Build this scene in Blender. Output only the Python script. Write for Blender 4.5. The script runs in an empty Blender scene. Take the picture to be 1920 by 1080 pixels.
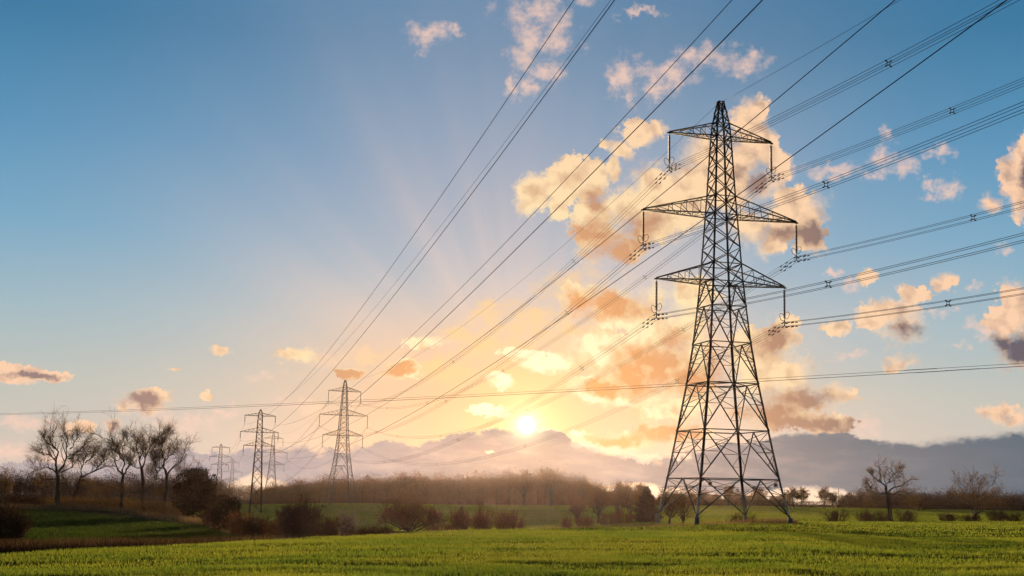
import bpy, math, random
import numpy as np

R = math.radians
scene = bpy.context.scene
COL = scene.collection

# ------------------------------------------------------------------ camera
cam_data = bpy.data.cameras.new('camera')
cam_data.sensor_width = 36.0
cam_data.lens = 45.0
cam_data.clip_start = 0.1
cam_data.clip_end = 20000.0
cam = bpy.data.objects.new('camera', cam_data)
COL.objects.link(cam)
from mathutils import Matrix, Vector
PITCH, ROLL = R(9.16), R(1.28)
cam.matrix_world = Matrix.Rotation(R(90) + PITCH, 4, 'X') @ Matrix.Rotation(ROLL, 4, 'Z')
scene.camera = cam

# ------------------------------------------------------------------ colour management
scene.view_settings.view_transform = 'Standard'
scene.view_settings.look = 'None'
scene.view_settings.exposure = 1.0
scene.view_settings.gamma = 1.0
scene.cycles.max_bounces = 6
scene.cycles.transparent_max_bounces = 8
scene.cycles.volume_bounces = 0
scene.cycles.use_denoising = True
scene.cycles.denoising_prefilter = 'NONE'
scene.cycles.sample_clamp_indirect = 3.0

# ------------------------------------------------------------------ sun and sky
SUN_AZ, SUN_EL = 0.78, 3.06            # degrees, seen from the field
sun_data = bpy.data.lights.new('sun', 'SUN')
sun_data.energy = 4.5
sun_data.angle = R(0.5)
sun_data.color = (1.0, 0.74, 0.46)
sun = bpy.data.objects.new('sun', sun_data)
COL.objects.link(sun)
sv = Vector((math.sin(R(SUN_AZ)) * math.cos(R(SUN_EL)), math.cos(R(SUN_AZ)) * math.cos(R(SUN_EL)), math.sin(R(SUN_EL))))
sun.rotation_euler = sv.to_track_quat('Z', 'Y').to_euler()
sun.location = sv * 100

CLOUD_MASS = [(5.74,16.14,1.05,0.61),(4.89,15.35,0.66,0.39),(6.59,16.32,0.50,0.50),(4.53,14.50,0.44,0.66),(4.28,15.63,0.39,0.28),(0.88,13.35,1.11,0.94),(2.34,13.73,1.33,1.16),(3.02,14.21,1.16,0.94),(3.61,13.69,0.78,0.83),(2.12,12.58,0.50,0.50),(0.53,12.87,0.61,0.66),(3.82,12.51,0.94,0.66),(5.28,12.92,1.44,1.11),(4.08,11.49,1.55,1.11),(6.37,12.56,1.55,1.55),(6.36,13.98,1.11,1.11),(4.81,10.90,1.11,0.66),(7.93,13.85,1.66,1.55),(7.33,12.56,1.55,1.27),(8.65,14.90,1.38,1.22),(10.58,16.25,0.83,1.22),(11.47,15.11,0.78,1.00),(11.98,14.54,0.61,0.72),(10.33,14.86,1.16,1.11),(11.15,13.80,1.11,0.83),(11.18,17.04,0.44,0.61),(10.20,13.70,1.11,1.11),(12.78,12.99,1.27,0.72),(13.54,12.45,0.61,1.11),(12.19,12.02,1.38,1.00),(13.23,11.54,0.89,0.89),(10.78,11.82,1.11,0.89),(11.48,11.10,0.83,0.55),(21.95,13.75,0.72,1.27),(22.26,14.50,0.55,0.94),(22.20,12.96,0.66,1.22),(20.95,12.59,0.50,0.33),(19.03,9.37,0.69,0.42),(17.66,8.89,0.69,0.42),(16.56,8.05,1.44,0.66),(17.09,7.35,1.11,0.72),(16.11,7.89,0.94,0.55),(15.70,9.51,0.44,0.39),(15.99,7.55,0.78,0.44),(17.05,5.89,0.75,0.39),(14.46,7.46,0.66,0.33),(21.85,8.32,0.83,0.94),(21.40,7.66,0.94,0.72),(21.67,6.44,1.00,0.83),(21.16,6.78,0.61,0.55),(22.10,6.76,0.83,1.11),(20.95,3.85,0.94,0.44),(21.62,3.56,0.61,0.39),(11.67,6.89,1.00,0.78),(12.18,7.64,0.50,0.44),(11.19,5.49,1.66,1.22),(12.45,5.38,1.27,1.11),(12.78,4.52,1.83,0.78),(14.14,4.69,0.94,0.55),(11.63,3.75,1.83,0.83),(13.44,3.37,1.66,0.50),(10.74,6.42,1.11,1.11),(3.15,8.69,1.11,0.83),(4.59,8.52,1.55,1.00),(5.91,8.17,1.11,0.94),(6.38,8.89,1.00,0.66),(6.98,7.35,1.94,1.38),(7.93,8.78,1.38,1.11),(5.33,5.68,1.83,1.22),(6.87,5.70,1.66,1.38),(3.79,4.90,1.38,0.66),(4.01,6.61,1.66,0.83),(2.23,5.87,1.22,0.50),(0.66,6.26,1.22,0.33),(1.39,5.80,1.49,0.33),(8.17,5.71,1.38,1.66),(5.58,4.50,1.94,0.66),(7.23,3.82,1.66,0.66),(-0.83,3.71,1.05,0.30),(-0.23,3.54,0.61,0.22),(-0.50,4.98,0.72,0.39),(-9.43,5.89,0.94,0.36),(-7.17,5.24,0.83,0.25),(-4.88,5.41,1.00,0.39),(-3.78,6.68,1.11,0.39),(-20.53,4.52,1.61,0.28),(-21.30,4.25,1.22,0.22),(-19.63,4.34,0.72,0.14),(-21.59,4.72,0.33,0.14),(-15.85,3.49,1.11,0.50),(-15.24,3.77,0.78,0.30),(-16.57,3.21,0.55,0.28),(-12.90,6.04,0.50,0.22),(-14.65,5.01,0.28,0.08),(-13.28,3.99,0.25,0.17),(-17.00,2.47,0.44,0.28),(-18.42,2.38,0.61,0.25),(4.89,2.46,2.21,0.36),(7.00,2.76,1.94,0.42),(3.47,2.62,0.83,0.17)]
CLOUD_THIN = [(-4.12,20.06,1.15,0.57),(-4.49,19.86,0.57,0.48),(-3.01,20.20,0.67,0.33),(0.71,21.29,1.58,0.81),(0.37,19.90,0.95,1.34),(1.86,20.16,0.95,1.05),(-0.09,18.27,0.43,0.67),(1.51,18.88,0.72,0.72),(0.78,18.17,0.48,0.48),(4.98,18.78,0.95,0.86),(7.07,18.64,1.43,0.76),(7.93,19.31,0.95,0.53),(9.27,19.51,1.05,0.62),(10.48,19.06,1.00,0.62),(6.46,18.07,0.76,0.53),(5.29,17.62,0.43,0.57),(5.83,21.29,0.95,0.19),(2.21,21.87,1.43,0.33),(16.61,14.63,0.76,0.62),(17.38,14.18,0.72,0.53),(15.91,13.87,0.62,0.33),(14.31,14.23,1.34,0.38),(12.45,14.34,0.72,0.38),(19.24,13.25,0.62,0.38),(18.54,13.35,0.57,0.29),(18.96,14.77,0.57,0.38),(16.85,15.52,0.38,0.43),(14.90,9.14,0.67,0.33),(19.25,6.70,0.57,0.19),(18.53,8.07,0.53,0.24),(20.18,8.93,0.53,0.17),(14.23,9.77,0.43,0.19),(20.54,7.24,0.57,0.43),(19.40,8.17,0.43,0.19),(15.07,6.41,0.72,0.24),(1.00,7.75,1.43,0.95),(-0.94,8.18,1.19,0.67),(-2.36,7.19,1.19,0.48),(-6.15,6.12,1.67,0.48),(-8.02,5.82,1.19,0.38),(-1.38,6.50,1.43,0.48),(2.44,7.54,1.43,0.72),(-14.50,2.61,1.29,0.43),(-13.86,3.04,0.72,0.38),(-15.64,3.09,0.95,0.29),(-20.32,2.35,1.91,0.33),(-19.38,1.05,2.15,0.53),(-21.06,1.22,1.43,0.48),(-10.78,5.01,1.19,0.29),(-12.29,3.33,0.95,0.33),(-9.32,3.66,1.67,0.38),(15.01,3.20,1.05,0.48),(21.30,10.57,0.48,0.29),(4.37,18.43,0.48,0.72),(4.85,6.62,4.06,2.27),(1.04,5.25,3.58,1.07),(-0.67,6.76,2.63,1.19),(7.23,3.82,3.10,1.07),(2.90,9.21,2.15,1.19),(-3.27,5.50,2.63,0.72),(8.87,6.89,2.15,1.67)]
CLOUD_SHADE = [(3.69,13.15,0.62,0.48),(4.81,10.90,1.53,0.81),(3.59,11.60,1.19,0.62),(5.77,11.85,0.95,0.72),(14.31,14.16,1.19,0.29),(18.80,13.16,0.72,0.29),(14.90,9.07,0.67,0.29),(13.57,11.53,0.67,0.62),(12.18,11.44,0.95,0.38),(21.88,6.43,1.10,0.81),(21.16,6.67,0.53,0.43),(11.67,6.89,0.81,0.67),(12.78,4.45,1.72,0.48),(11.41,3.86,1.43,0.62),(13.67,3.31,1.43,0.38),(12.31,3.18,1.91,0.48),(5.81,5.56,1.19,0.72),(6.99,5.93,0.72,0.62),(4.59,8.40,1.43,0.62),(3.03,8.74,0.72,0.53),(4.89,2.46,2.00,0.33),(7.00,2.76,1.67,0.38),(-15.93,3.47,0.81,0.33),(-17.00,2.43,0.33,0.21),(-7.17,5.22,0.72,0.21),(-4.88,5.38,0.86,0.29),(19.25,6.66,0.48,0.12),(-20.48,4.43,1.19,0.12),(17.31,7.30,0.72,0.33),(11.03,13.80,0.53,0.38),(1.00,7.63,0.95,0.57),(7.93,5.00,0.95,0.72),(10.20,14.17,0.43,0.33),(15.01,3.20,0.95,0.43),(22.49,13.82,0.33,0.72),(3.63,8.39,1.72,0.72),(5.93,5.45,1.53,1.10),(4.15,4.83,1.34,0.38),(-1.31,8.22,0.86,0.62),(0.05,6.77,1.34,0.29),(7.34,6.76,0.72,0.72),(-3.77,6.20,1.19,0.19),(9.10,5.48,0.72,1.19)]
CLOUD_SLIT = [(3.59,2.16,0.81,0.21),(4.65,2.01,1.19,0.19),(6.18,1.83,1.43,0.14),(7.47,1.76,0.72,0.10),(-0.83,1.85,0.21,0.07),(7.93,2.24,0.53,0.10),(9.21,2.72,0.29,0.07)]
BANK_TOP = [(-22.65,0.74),(-21.44,0.82),(-20.22,1.07),(-18.53,0.95),(-16.19,1.37),(-14.45,1.70),(-13.32,1.57),(-11.98,1.77),(-10.61,1.81),(-9.59,1.98),(-8.31,1.87),(-6.46,2.16),(-5.05,2.27),(-3.99,2.08),(-3.64,2.37),(-2.47,2.68),(-1.76,2.79),(-0.58,2.99),(0.73,2.99),(2.47,2.89),(2.71,2.42),(3.71,2.25),(4.89,1.95),(7.00,1.89),(9.09,2.30),(10.94,2.65),(12.76,3.04),(14.56,3.02),(15.88,2.62),(17.19,2.72),(18.70,2.87),(20.61,3.10),(21.85,3.19),(23.28,3.24)]
BANK_FOOT = [(-22.42,-2.04),(-13.17,-1.04),(-12.34,0.07),(-11.01,0.65),(-9.61,0.13),(-8.18,-0.94),(-1.19,-0.79),(1.14,0.30),(2.55,0.36),(4.43,0.44),(5.84,0.57),(7.00,0.38),(8.86,0.12),(10.92,0.26),(12.50,0.52),(14.07,0.51),(14.95,0.37),(16.03,-0.17),(23.33,-0.21)]


def srgb(r, g, b):
    def f(c):
        c /= 255.0
        return c / 12.92 if c <= 0.04045 else ((c + 0.055) / 1.055) ** 2.4
    return (f(r), f(g), f(b), 1.0)


class Nodes:
    """short-hand for node trees"""
    def __init__(self, tree):
        self.t = tree

    def new(self, kind, **kw):
        n = self.t.nodes.new(kind)
        for k, v in kw.items():
            setattr(n, k, v)
        return n

    def put(self, sock, v):
        if isinstance(v, bpy.types.NodeSocket):
            self.t.links.new(v, sock)
        else:
            sock.default_value = v

    def m(self, op, a, b=None, c=None, clamp=False):
        n = self.new('ShaderNodeMath', operation=op, use_clamp=clamp)
        self.put(n.inputs[0], a)
        if b is not None:
            self.put(n.inputs[1], b)
        if c is not None:
            self.put(n.inputs[2], c)
        return n.outputs[0]

    def v(self, op, a, b=None, c=None, scale=None):
        n = self.new('ShaderNodeVectorMath', operation=op)
        self.put(n.inputs[0], a)
        if b is not None:
            self.put(n.inputs[1], b)
        if c is not None:
            self.put(n.inputs[2], c)
        if scale is not None:
            self.put(n.inputs['Scale'], scale)
        return n.outputs['Value'] if op in ('LENGTH', 'DOT_PRODUCT', 'DISTANCE') else n.outputs['Vector']

    def step(self, x, lo, hi, smooth=True):
        n = self.new('ShaderNodeMapRange', interpolation_type='SMOOTHSTEP' if smooth else 'LINEAR')
        self.put(n.inputs['Value'], x)
        n.inputs['From Min'].default_value = lo
        n.inputs['From Max'].default_value = hi
        return n.outputs['Result']

    def mix(self, f, a, b, mode='MIX'):
        n = self.new('ShaderNodeMix', data_type='RGBA', blend_type=mode)
        n.clamp_factor = True
        self.put(n.inputs[0], f)
        self.put(n.inputs[6], a)
        self.put(n.inputs[7], b)
        return n.outputs[2]

    def noise(self, vec, scale, detail=6.0, rough=0.55, distortion=0.0, colour=False):
        n = self.new('ShaderNodeTexNoise')
        if vec is not None:
            self.put(n.inputs['Vector'], vec)
        n.inputs['Scale'].default_value = scale
        n.inputs['Detail'].default_value = detail
        n.inputs['Roughness'].default_value = rough
        n.inputs['Distortion'].default_value = distortion
        return n.outputs['Color'] if colour else n.outputs['Fac']

    def ramp(self, x, stops):
        n = self.new('ShaderNodeValToRGB')
        self.put(n.inputs[0], x)
        e = n.color_ramp.elements
        while len(e) < len(stops):
            e.new(0.5)
        for k, (p, c) in enumerate(stops):
            e[k].position = p
            e[k].color = c
        return n.outputs[0]

    def curve(self, x, pts, x0, x1, y0, y1):
        n = self.new('ShaderNodeFloatCurve')
        self.put(n.inputs['Value'], self.step(x, x0, x1, smooth=False))
        cv = n.mapping.curves[0]
        q = [((a - x0) / (x1 - x0), (b - y0) / (y1 - y0)) for a, b in pts]
        cv.points[0].location = q[0]
        cv.points[1].location = q[-1]
        for a in q[1:-1]:
            cv.points.new(*a)
        for pt in cv.points:
            pt.handle_type = 'VECTOR'
        n.mapping.use_clip = False
        n.mapping.update()
        return self.m('MULTIPLY_ADD', n.outputs[0], y1 - y0, y0)


world = bpy.data.worlds.new('World')
scene.world = world
world.use_nodes = True
world.node_tree.nodes.clear()
world.cycles.sampling_method = 'MANUAL'
world.cycles.sample_map_resolution = 256
w = Nodes(world.node_tree)
D = w.new('ShaderNodeTexCoord').outputs['Generated']
sep = w.new('ShaderNodeSeparateXYZ')
w.put(sep.inputs[0], D)
az = w.m('MULTIPLY', w.m('ARCTAN2', sep.outputs[0], sep.outputs[1]), 180 / math.pi)
el = w.m('MULTIPLY', w.m('ARCSINE', sep.outputs[2]), 180 / math.pi)
comb = w.new('ShaderNodeCombineXYZ')
w.put(comb.inputs[0], az)
w.put(comb.inputs[1], el)
P = comb.outputs[0]                                    # azimuth and elevation in degrees
theta = w.m('MULTIPLY', w.m('ARCCOSINE', w.m('MINIMUM', w.v('DOT_PRODUCT', D, tuple(sv)), 1.0)), 180 / math.pi)


def gauss(x, s):
    return w.m('EXPONENT', w.m('MULTIPLY', w.m('POWER', w.m('DIVIDE', x, s), 2.0), -1.0))


# clear air: physical sky, pulled towards the colours of this evening
nishita = w.new('ShaderNodeTexSky', sky_type='NISHITA')
nishita.sun_disc = False
nishita.sun_elevation = R(SUN_EL)
nishita.sun_rotation = R(SUN_AZ)
nishita.air_density = 1.0
nishita.dust_density = 0.6
nishita.ozone_density = 2.0
SKY_STRENGTH = 0.06
air = w.ramp(w.step(el, -4, 30, smooth=False), [
    (0.0, srgb(196, 184, 180)), (0.16, srgb(206, 194, 182)), (0.25, srgb(190, 194, 186)), (0.34, srgb(160, 186, 196)),
    (0.44, srgb(122, 170, 198)), (0.56, srgb(90, 148, 186)), (0.70, srgb(60, 122, 162)), (1.0, srgb(40, 98, 144))])
mid_f = w.m('MULTIPLY', gauss(w.m('ADD', az, 3.0), 12.0), w.m('MULTIPLY', w.step(el, 6, 14), 0.40))
air = w.mix(mid_f, air, srgb(128, 158, 190))
# the glow round the sun, with rays fanning out between the clouds
fan = w.m('ARCTAN2', w.m('SUBTRACT', az, SUN_AZ), w.m('SUBTRACT', el, SUN_EL))
fc = w.new('ShaderNodeCombineXYZ')
w.put(fc.inputs[0], fan)
rays = w.step(w.noise(fc.outputs[0], 2.3, 3.0, 0.5), 0.34, 0.66)
rays = w.m('MULTIPLY_ADD', w.m('SUBTRACT', rays, 0.5), w.step(theta, 3.0, 9.0), 0.5)
air = w.mix(w.m('MULTIPLY', gauss(theta, 12.5), w.m('MULTIPLY_ADD', rays, 0.38, 0.48)), air, srgb(248, 214, 192))
low = w.m('SUBTRACT', 1.0, w.step(el, 3.5, 10.0))
air = w.mix(w.m('MULTIPLY', gauss(w.m('ADD', az, 0.5), 8.5), w.m('MULTIPLY', low, 0.80)), air, srgb(248, 192, 128))
air = w.mix(w.m('MULTIPLY', gauss(theta, 2.4), 0.7), air, srgb(255, 222, 140))

# --- clouds
sun_p = (SUN_AZ, SUN_EL - 1.0, 0.0)
wa = w.v('SUBTRACT', w.noise(P, 0.42, 4.0, 0.55, colour=True), (0.5, 0.5, 0.5))
wb = w.v('SUBTRACT', w.noise(P, 1.9, 8.0, 0.62, colour=True), (0.5, 0.5, 0.5))
pm0 = w.v('MULTIPLY_ADD', wb, (0.5, 0.5, 0.0), P)
n2 = w.noise(P, 1.0, 11.0, 0.60)
n2s = w.noise(pm0, 0.9, 4.0, 0.5)
n2b = w.noise(w.v('ADD', pm0, w.v('SCALE', w.v('NORMALIZE', w.v('SUBTRACT', sun_p, P)), scale=0.34)), 0.9, 4.0, 0.5)
wisp = w.step(w.noise(P, 0.5, 3.0, 0.5), 0.43, 0.63)
n3 = w.noise(w.v('MULTIPLY', P, (0.85, 1.1, 1.0)), 1.15, 12.0, 0.68)
n5 = w.noise(P, 3.4, 8.0, 0.62)


def field(pos, blobs, k):
    acc = None
    for cx, cy, rx, ry in blobs:
        q = w.v('MULTIPLY_ADD', pos, (1 / rx, 1 / ry, 0.0), (-cx / rx, -cy / ry, 0.0))
        l = w.v('LENGTH', q)
        acc = l if acc is None else w.m('SMOOTH_MIN', acc, l, k)
    return w.m('SUBTRACT', 1.0, acc)


pm = w.v('MULTIPLY_ADD', wb, (0.85, 0.85, 0.0), w.v('MULTIPLY_ADD', wa, (1.0, 1.0, 0.0), P))
pt = w.v('MULTIPLY_ADD', wb, (1.5, 1.3, 0.0), w.v('MULTIPLY_ADD', wa, (1.8, 1.4, 0.0), P))
dm = w.m('ADD', field(pm, CLOUD_MASS, 0.25), w.m('MULTIPLY', w.m('SUBTRACT', n2, 0.49), 1.7))
dt = w.m('ADD', field(pt, CLOUD_THIN, 0.3), w.m('MULTIPLY', w.m('SUBTRACT', n3, 0.52), 3.4))
ds = w.m('ADD', field(pm, CLOUD_SHADE, 0.45), w.m('MULTIPLY', w.m('SUBTRACT', n2s, 0.5), 1.6))
dm = w.m('MULTIPLY_ADD', w.m('SUBTRACT', n5, 0.5), w.m('SUBTRACT', 1.0, w.step(dm, 0.0, 0.9)), dm)
cov_m = w.step(w.m('DIVIDE', w.m('ADD', dm, 0.10), w.m('MULTIPLY_ADD', wisp, 0.95, 0.24)), 0.0, 1.0)
cov_t = w.m('MULTIPLY', w.step(dt, -0.35, 1.25), 0.85)
shade = w.step(ds, -0.60, 0.75)
relief = w.m('MULTIPLY', w.m('SUBTRACT', n2b, n2s), 2.3)
core = w.step(dm, 0.15, 1.2)

warm = gauss(theta, 7.5)
hot = gauss(theta, 12.0)
lit = w.mix(hot, srgb(250, 206, 172), srgb(255, 232, 172))
lit = w.mix(gauss(theta, 6.5), lit, srgb(255, 249, 206))
dark = w.mix(w.step(az, 2.0, 18.0), srgb(150, 128, 126), srgb(98, 94, 106))
dark = w.mix(hot, dark, srgb(186, 152, 130))
dark = w.mix(gauss(theta, 10.0), dark, srgb(248, 172, 98))
shadow_f = w.m('ADD', w.m('MULTIPLY', shade, 1.0), w.m('ADD', w.m('MULTIPLY_ADD', core, 0.22, relief), w.m('MULTIPLY', w.m('SUBTRACT', n5, 0.5), 0.22)), clamp=True)
mass_col = w.mix(shadow_f, lit, dark)
thin_col = w.mix(w.step(theta, 5, 12), srgb(252, 208, 142), srgb(244, 206, 186))
# low bank of cloud along the horizon
edge_n = w.m('MULTIPLY', w.m('SUBTRACT', w.noise(w.v('MULTIPLY', P, (1.0, 1.5, 1.0)), 1.2, 9.0, 0.62), 0.5), 0.85)
top = w.curve(az, BANK_TOP, -24, 24, 0, 4)
foot = w.curve(az, BANK_FOOT, -24, 24, -3, 2)
h_top = w.m('ADD', w.m('SUBTRACT', top, el), edge_n)
h_foot = w.m('ADD', w.m('SUBTRACT', el, foot), w.m('MULTIPLY', edge_n, 0.7))
bank = w.m('MULTIPLY', w.step(w.m('DIVIDE', h_top, w.m('MULTIPLY_ADD', wisp, 0.45, 0.12)), 0.0, 1.0), w.step(h_foot, 0.0, 0.14))
bank_col = w.ramp(w.step(az, -24, 24, smooth=False), [
    (0.0, srgb(190, 176, 176)), (0.2, srgb(174, 166, 172)), (0.36, srgb(150, 146, 152)), (0.44, srgb(124, 122, 130)), (0.52, srgb(100, 101, 110)), (0.60, srgb(126, 126, 132)),
    (0.72, srgb(122, 126, 134)), (0.82, srgb(102, 114, 126)), (1.0, srgb(82, 102, 118))])
bank_n = w.noise(w.v('MULTIPLY', P, (0.45, 1.7, 1.0)), 0.9, 8.0, 0.62)
bank_col = w.mix(w.m('MULTIPLY', w.m('MULTIPLY', w.step(bank_n, 0.42, 0.72), w.m('SUBTRACT', 1.1, w.step(az, 6.0, 20.0))), 0.32), bank_col, srgb(206, 182, 172))
bank_col = w.mix(w.m('MULTIPLY', w.step(bank_n, 0.50, 0.28), 0.25), bank_col, srgb(110, 108, 120))
rim = w.m('MULTIPLY', w.m('SUBTRACT', 1.0, w.step(h_top, 0.02, 0.15)), w.m('MULTIPLY_ADD', gauss(theta, 4.0), 0.9, 0.15))
bank_col = w.mix(rim, bank_col, srgb(255, 238, 196))
glow_gap = w.m('MULTIPLY', w.m('SUBTRACT', 1.0, w.step(h_foot, -0.12, 0.05)), w.step(el, -1.0, 0.2))

sky = w.mix(cov_t, air, thin_col)
sky = w.mix(cov_m, sky, mass_col)
sky = w.mix(w.m('MULTIPLY', glow_gap, w.step(az, -14.0, -9.0)), sky, srgb(252, 222, 190))
sky = w.mix(bank, sky, bank_col)
slit = w.step(w.m('ADD', field(pm, CLOUD_SLIT, 0.2), w.m('MULTIPLY', w.m('SUBTRACT', n2, 0.5), 1.2)), -0.3, 0.7)
sky = w.mix(w.m('MULTIPLY', slit, 0.8), sky, srgb(250, 216, 188))
disc = w.m('SUBTRACT', 1.0, w.step(theta, 0.28, 0.42))
halo = w.m('ADD', w.m('MULTIPLY', gauss(theta, 0.62), 0.8), w.m('MULTIPLY', w.m('EXPONENT', w.m('MULTIPLY', theta, -0.8)), 0.30))
sky = w.mix(halo, sky, (1.0, 0.84, 0.52, 1.0), 'ADD')
sky = w.mix(disc, sky, (6.0, 5.4, 4.2, 1.0), 'ADD')

# the dome away from the view keeps the physical sky; both are one continuous sky
bg_sky = w.new('ShaderNodeBackground')
w.put(bg_sky.inputs['Color'], nishita.outputs[0])
bg_sky.inputs['Strength'].default_value = SKY_STRENGTH
bg_air = w.new('ShaderNodeBackground')
w.put(bg_air.inputs['Color'], sky)
bg_air.inputs['Strength'].default_value = 0.5
ms = w.new('ShaderNodeMixShader')
toward = w.m('SUBTRACT', 1.0, w.step(w.m('ABSOLUTE', az), 32.0, 70.0))
toward = w.m('MULTIPLY', toward, w.m('SUBTRACT', 1.0, w.step(el, 32.0, 60.0)))
w.put(ms.inputs[0], toward)
w.t.links.new(bg_sky.outputs[0], ms.inputs[1])
w.t.links.new(bg_air.outputs[0], ms.inputs[2])
wo = w.new('ShaderNodeOutputWorld')
w.t.links.new(ms.outputs[0], wo.inputs['Surface'])


# ------------------------------------------------------------------ helpers
def tag(o, label=None, cat=None, group=None, kind=None):
    if label:
        o['label'] = label
    if cat:
        o['category'] = cat
    if group:
        o['group'] = group
    if kind:
        o['kind'] = kind
    return o


def mesh_object(name, verts, faces, material, parent=None, smooth=False):
    """verts (n,3), faces: array (m,k) or a list of them (mixed sizes)"""
    me = bpy.data.meshes.new(name)
    verts = np.asarray(verts, dtype=np.float32)
    blocks = faces if isinstance(faces, list) else [faces]
    blocks = [np.asarray(b, dtype=np.int32) for b in blocks if len(b)]
    loops = np.concatenate([b.ravel() for b in blocks])
    sizes = np.concatenate([np.full(len(b), b.shape[1], dtype=np.int32) for b in blocks])
    starts = np.concatenate([[0], np.cumsum(sizes)[:-1]]).astype(np.int32)
    me.vertices.add(len(verts))
    me.vertices.foreach_set('co', verts.ravel())
    me.loops.add(len(loops))
    me.loops.foreach_set('vertex_index', loops)
    me.polygons.add(len(sizes))
    me.polygons.foreach_set('loop_start', starts)
    me.polygons.foreach_set('loop_total', sizes)
    if smooth:
        me.polygons.foreach_set('use_smooth', np.ones(len(sizes), dtype=bool))
    me.update(calc_edges=True)
    me.materials.append(material)
    o = bpy.data.objects.new(name, me)
    COL.objects.link(o)
    if parent is not None:
        o.parent = parent
    return o


def empty(name, loc, rz=0.0, label=None, cat=None, group=None):
    o = bpy.data.objects.new(name, None)
    COL.objects.link(o)
    o.location = loc
    o.rotation_euler = (0, 0, rz)
    o.empty_display_size = 0.5
    return tag(o, label, cat, group)


def copy_tree(o, parent=None):
    c = o.copy()
    COL.objects.link(c)
    c.parent = parent
    for ch in list(o.children):
        copy_tree(ch, c)
    return c


class Shape:
    """collects bars, tubes and plates; build() links them as one mesh"""
    def __init__(self):
        self.v, self.f, self.n = [], {}, 0

    def add(self, verts, faces):
        verts = np.asarray(verts, dtype=np.float64)
        self.v.append(verts)
        for fc in faces:
            self.f.setdefault(len(fc), []).append([i + self.n for i in fc])
        self.n += len(verts)

    def profile(self, a, b, pts_a, pts_b=None, up=(0, 0, 1)):
        """a prism from a to b whose outline pts lies square to the axis"""
        a, b = np.asarray(a, float), np.asarray(b, float)
        d = b - a
        d /= np.linalg.norm(d) + 1e-12
        u = np.asarray(up, float)
        if abs(d @ u) > 0.97:
            u = np.array([1.0, 0, 0])
        s = np.cross(d, u)
        s /= np.linalg.norm(s)
        t = np.cross(s, d)
        pts_b = pts_a if pts_b is None else pts_b
        k = len(pts_a)
        va = [a + s * p[0] + t * p[1] for p in pts_a]
        vb = [b + s * p[0] + t * p[1] for p in pts_b]
        self.add(va + vb, [[i, (i + 1) % k, k + (i + 1) % k, k + i] for i in range(k)] + [list(range(k))[::-1], list(range(k, 2 * k))])

    def bar(self, a, b, w, h=None, up=(0, 0, 1)):
        h = w if h is None else h
        self.profile(a, b, [(-w / 2, -h / 2), (w / 2, -h / 2), (w / 2, h / 2), (-w / 2, h / 2)], up=up)

    def angle(self, a, b, w, t, inward):
        """rolled steel angle: its two flanges open towards `inward`"""
        a, b = np.asarray(a, float), np.asarray(b, float)
        d = (b - a) / np.linalg.norm(b - a)
        inw = np.asarray(inward, float)
        e1 = np.array([np.sign(inw[0]) or 1, 0, 0], float)
        e2 = np.array([0, np.sign(inw[1]) or 1, 0], float)
        e1 -= d * (e1 @ d)
        e2 -= d * (e2 @ d)
        e1 /= np.linalg.norm(e1)
        e2 /= np.linalg.norm(e2)
        o = [(0, 0), (w, 0), (w, t), (t, t), (t, w), (0, w)]
        va = [a + e1 * p + e2 * q for p, q in o]
        vb = [b + e1 * p + e2 * q for p, q in o]
        self.add(va + vb, [[i, (i + 1) % 6, 6 + (i + 1) % 6, 6 + i] for i in range(6)] + [[0, 1, 2, 3], [0, 3, 4, 5], [6, 9, 8, 7], [6, 11, 10, 9]])

    def tube(self, path, radius, sides=5, closed=False, cap=True):
        path = np.asarray(path, float)
        n = len(path)
        rad = np.broadcast_to(np.asarray(radius, float), (n,))
        if closed:
            tan = np.roll(path, -1, 0) - np.roll(path, 1, 0)
        else:
            tan = np.gradient(path, axis=0)
        tan /= np.linalg.norm(tan, axis=1)[:, None] + 1e-12
        ref = np.where(np.abs(tan[:, 2:3]) > 0.95, np.array([[1.0, 0, 0]]), np.array([[0, 0, 1.0]]))
        s = np.cross(tan, ref)
        s /= np.linalg.norm(s, axis=1)[:, None] + 1e-12
        t = np.cross(s, tan)
        ang = np.arange(sides) * 2 * math.pi / sides
        ring = path[:, None, :] + rad[:, None, None] * (np.cos(ang)[None, :, None] * s[:, None, :] + np.sin(ang)[None, :, None] * t[:, None, :])
        base = self.n
        self.v.append(ring.reshape(-1, 3))
        self.n += n * sides
        q = self.f.setdefault(4, [])
        for i in range(n if closed else n - 1):
            j = (i + 1) % n
            for k in range(sides):
                k2 = (k + 1) % sides
                q.append([base + i * sides + k, base + i * sides + k2, base + j * sides + k2, base + j * sides + k])
        if cap and not closed:
            self.f.setdefault(sides, []).append([base + k for k in range(sides)][::-1])
            self.f[sides].append([base + (n - 1) * sides + k for k in range(sides)])

    def lathe(self, z_r, sides=8):
        z_r = np.asarray(z_r, float)
        n = len(z_r)
        ang = np.arange(sides) * 2 * math.pi / sides
        v = np.stack([z_r[:, 1:2] * np.cos(ang), z_r[:, 1:2] * np.sin(ang), np.repeat(z_r[:, 0:1], sides, 1)], -1)
        base = self.n
        self.v.append(v.reshape(-1, 3))
        self.n += n * sides
        q = self.f.setdefault(4, [])
        for i in range(n - 1):
            for k in range(sides):
                k2 = (k + 1) % sides
                q.append([base + i * sides + k, base + (i + 1) * sides + k, base + (i + 1) * sides + k2, base + i * sides + k2])

    def build(self, name, material, parent=None, smooth=False):
        return mesh_object(name, np.concatenate(self.v), [self.f[k] for k in sorted(self.f)], material, parent, smooth)


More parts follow.
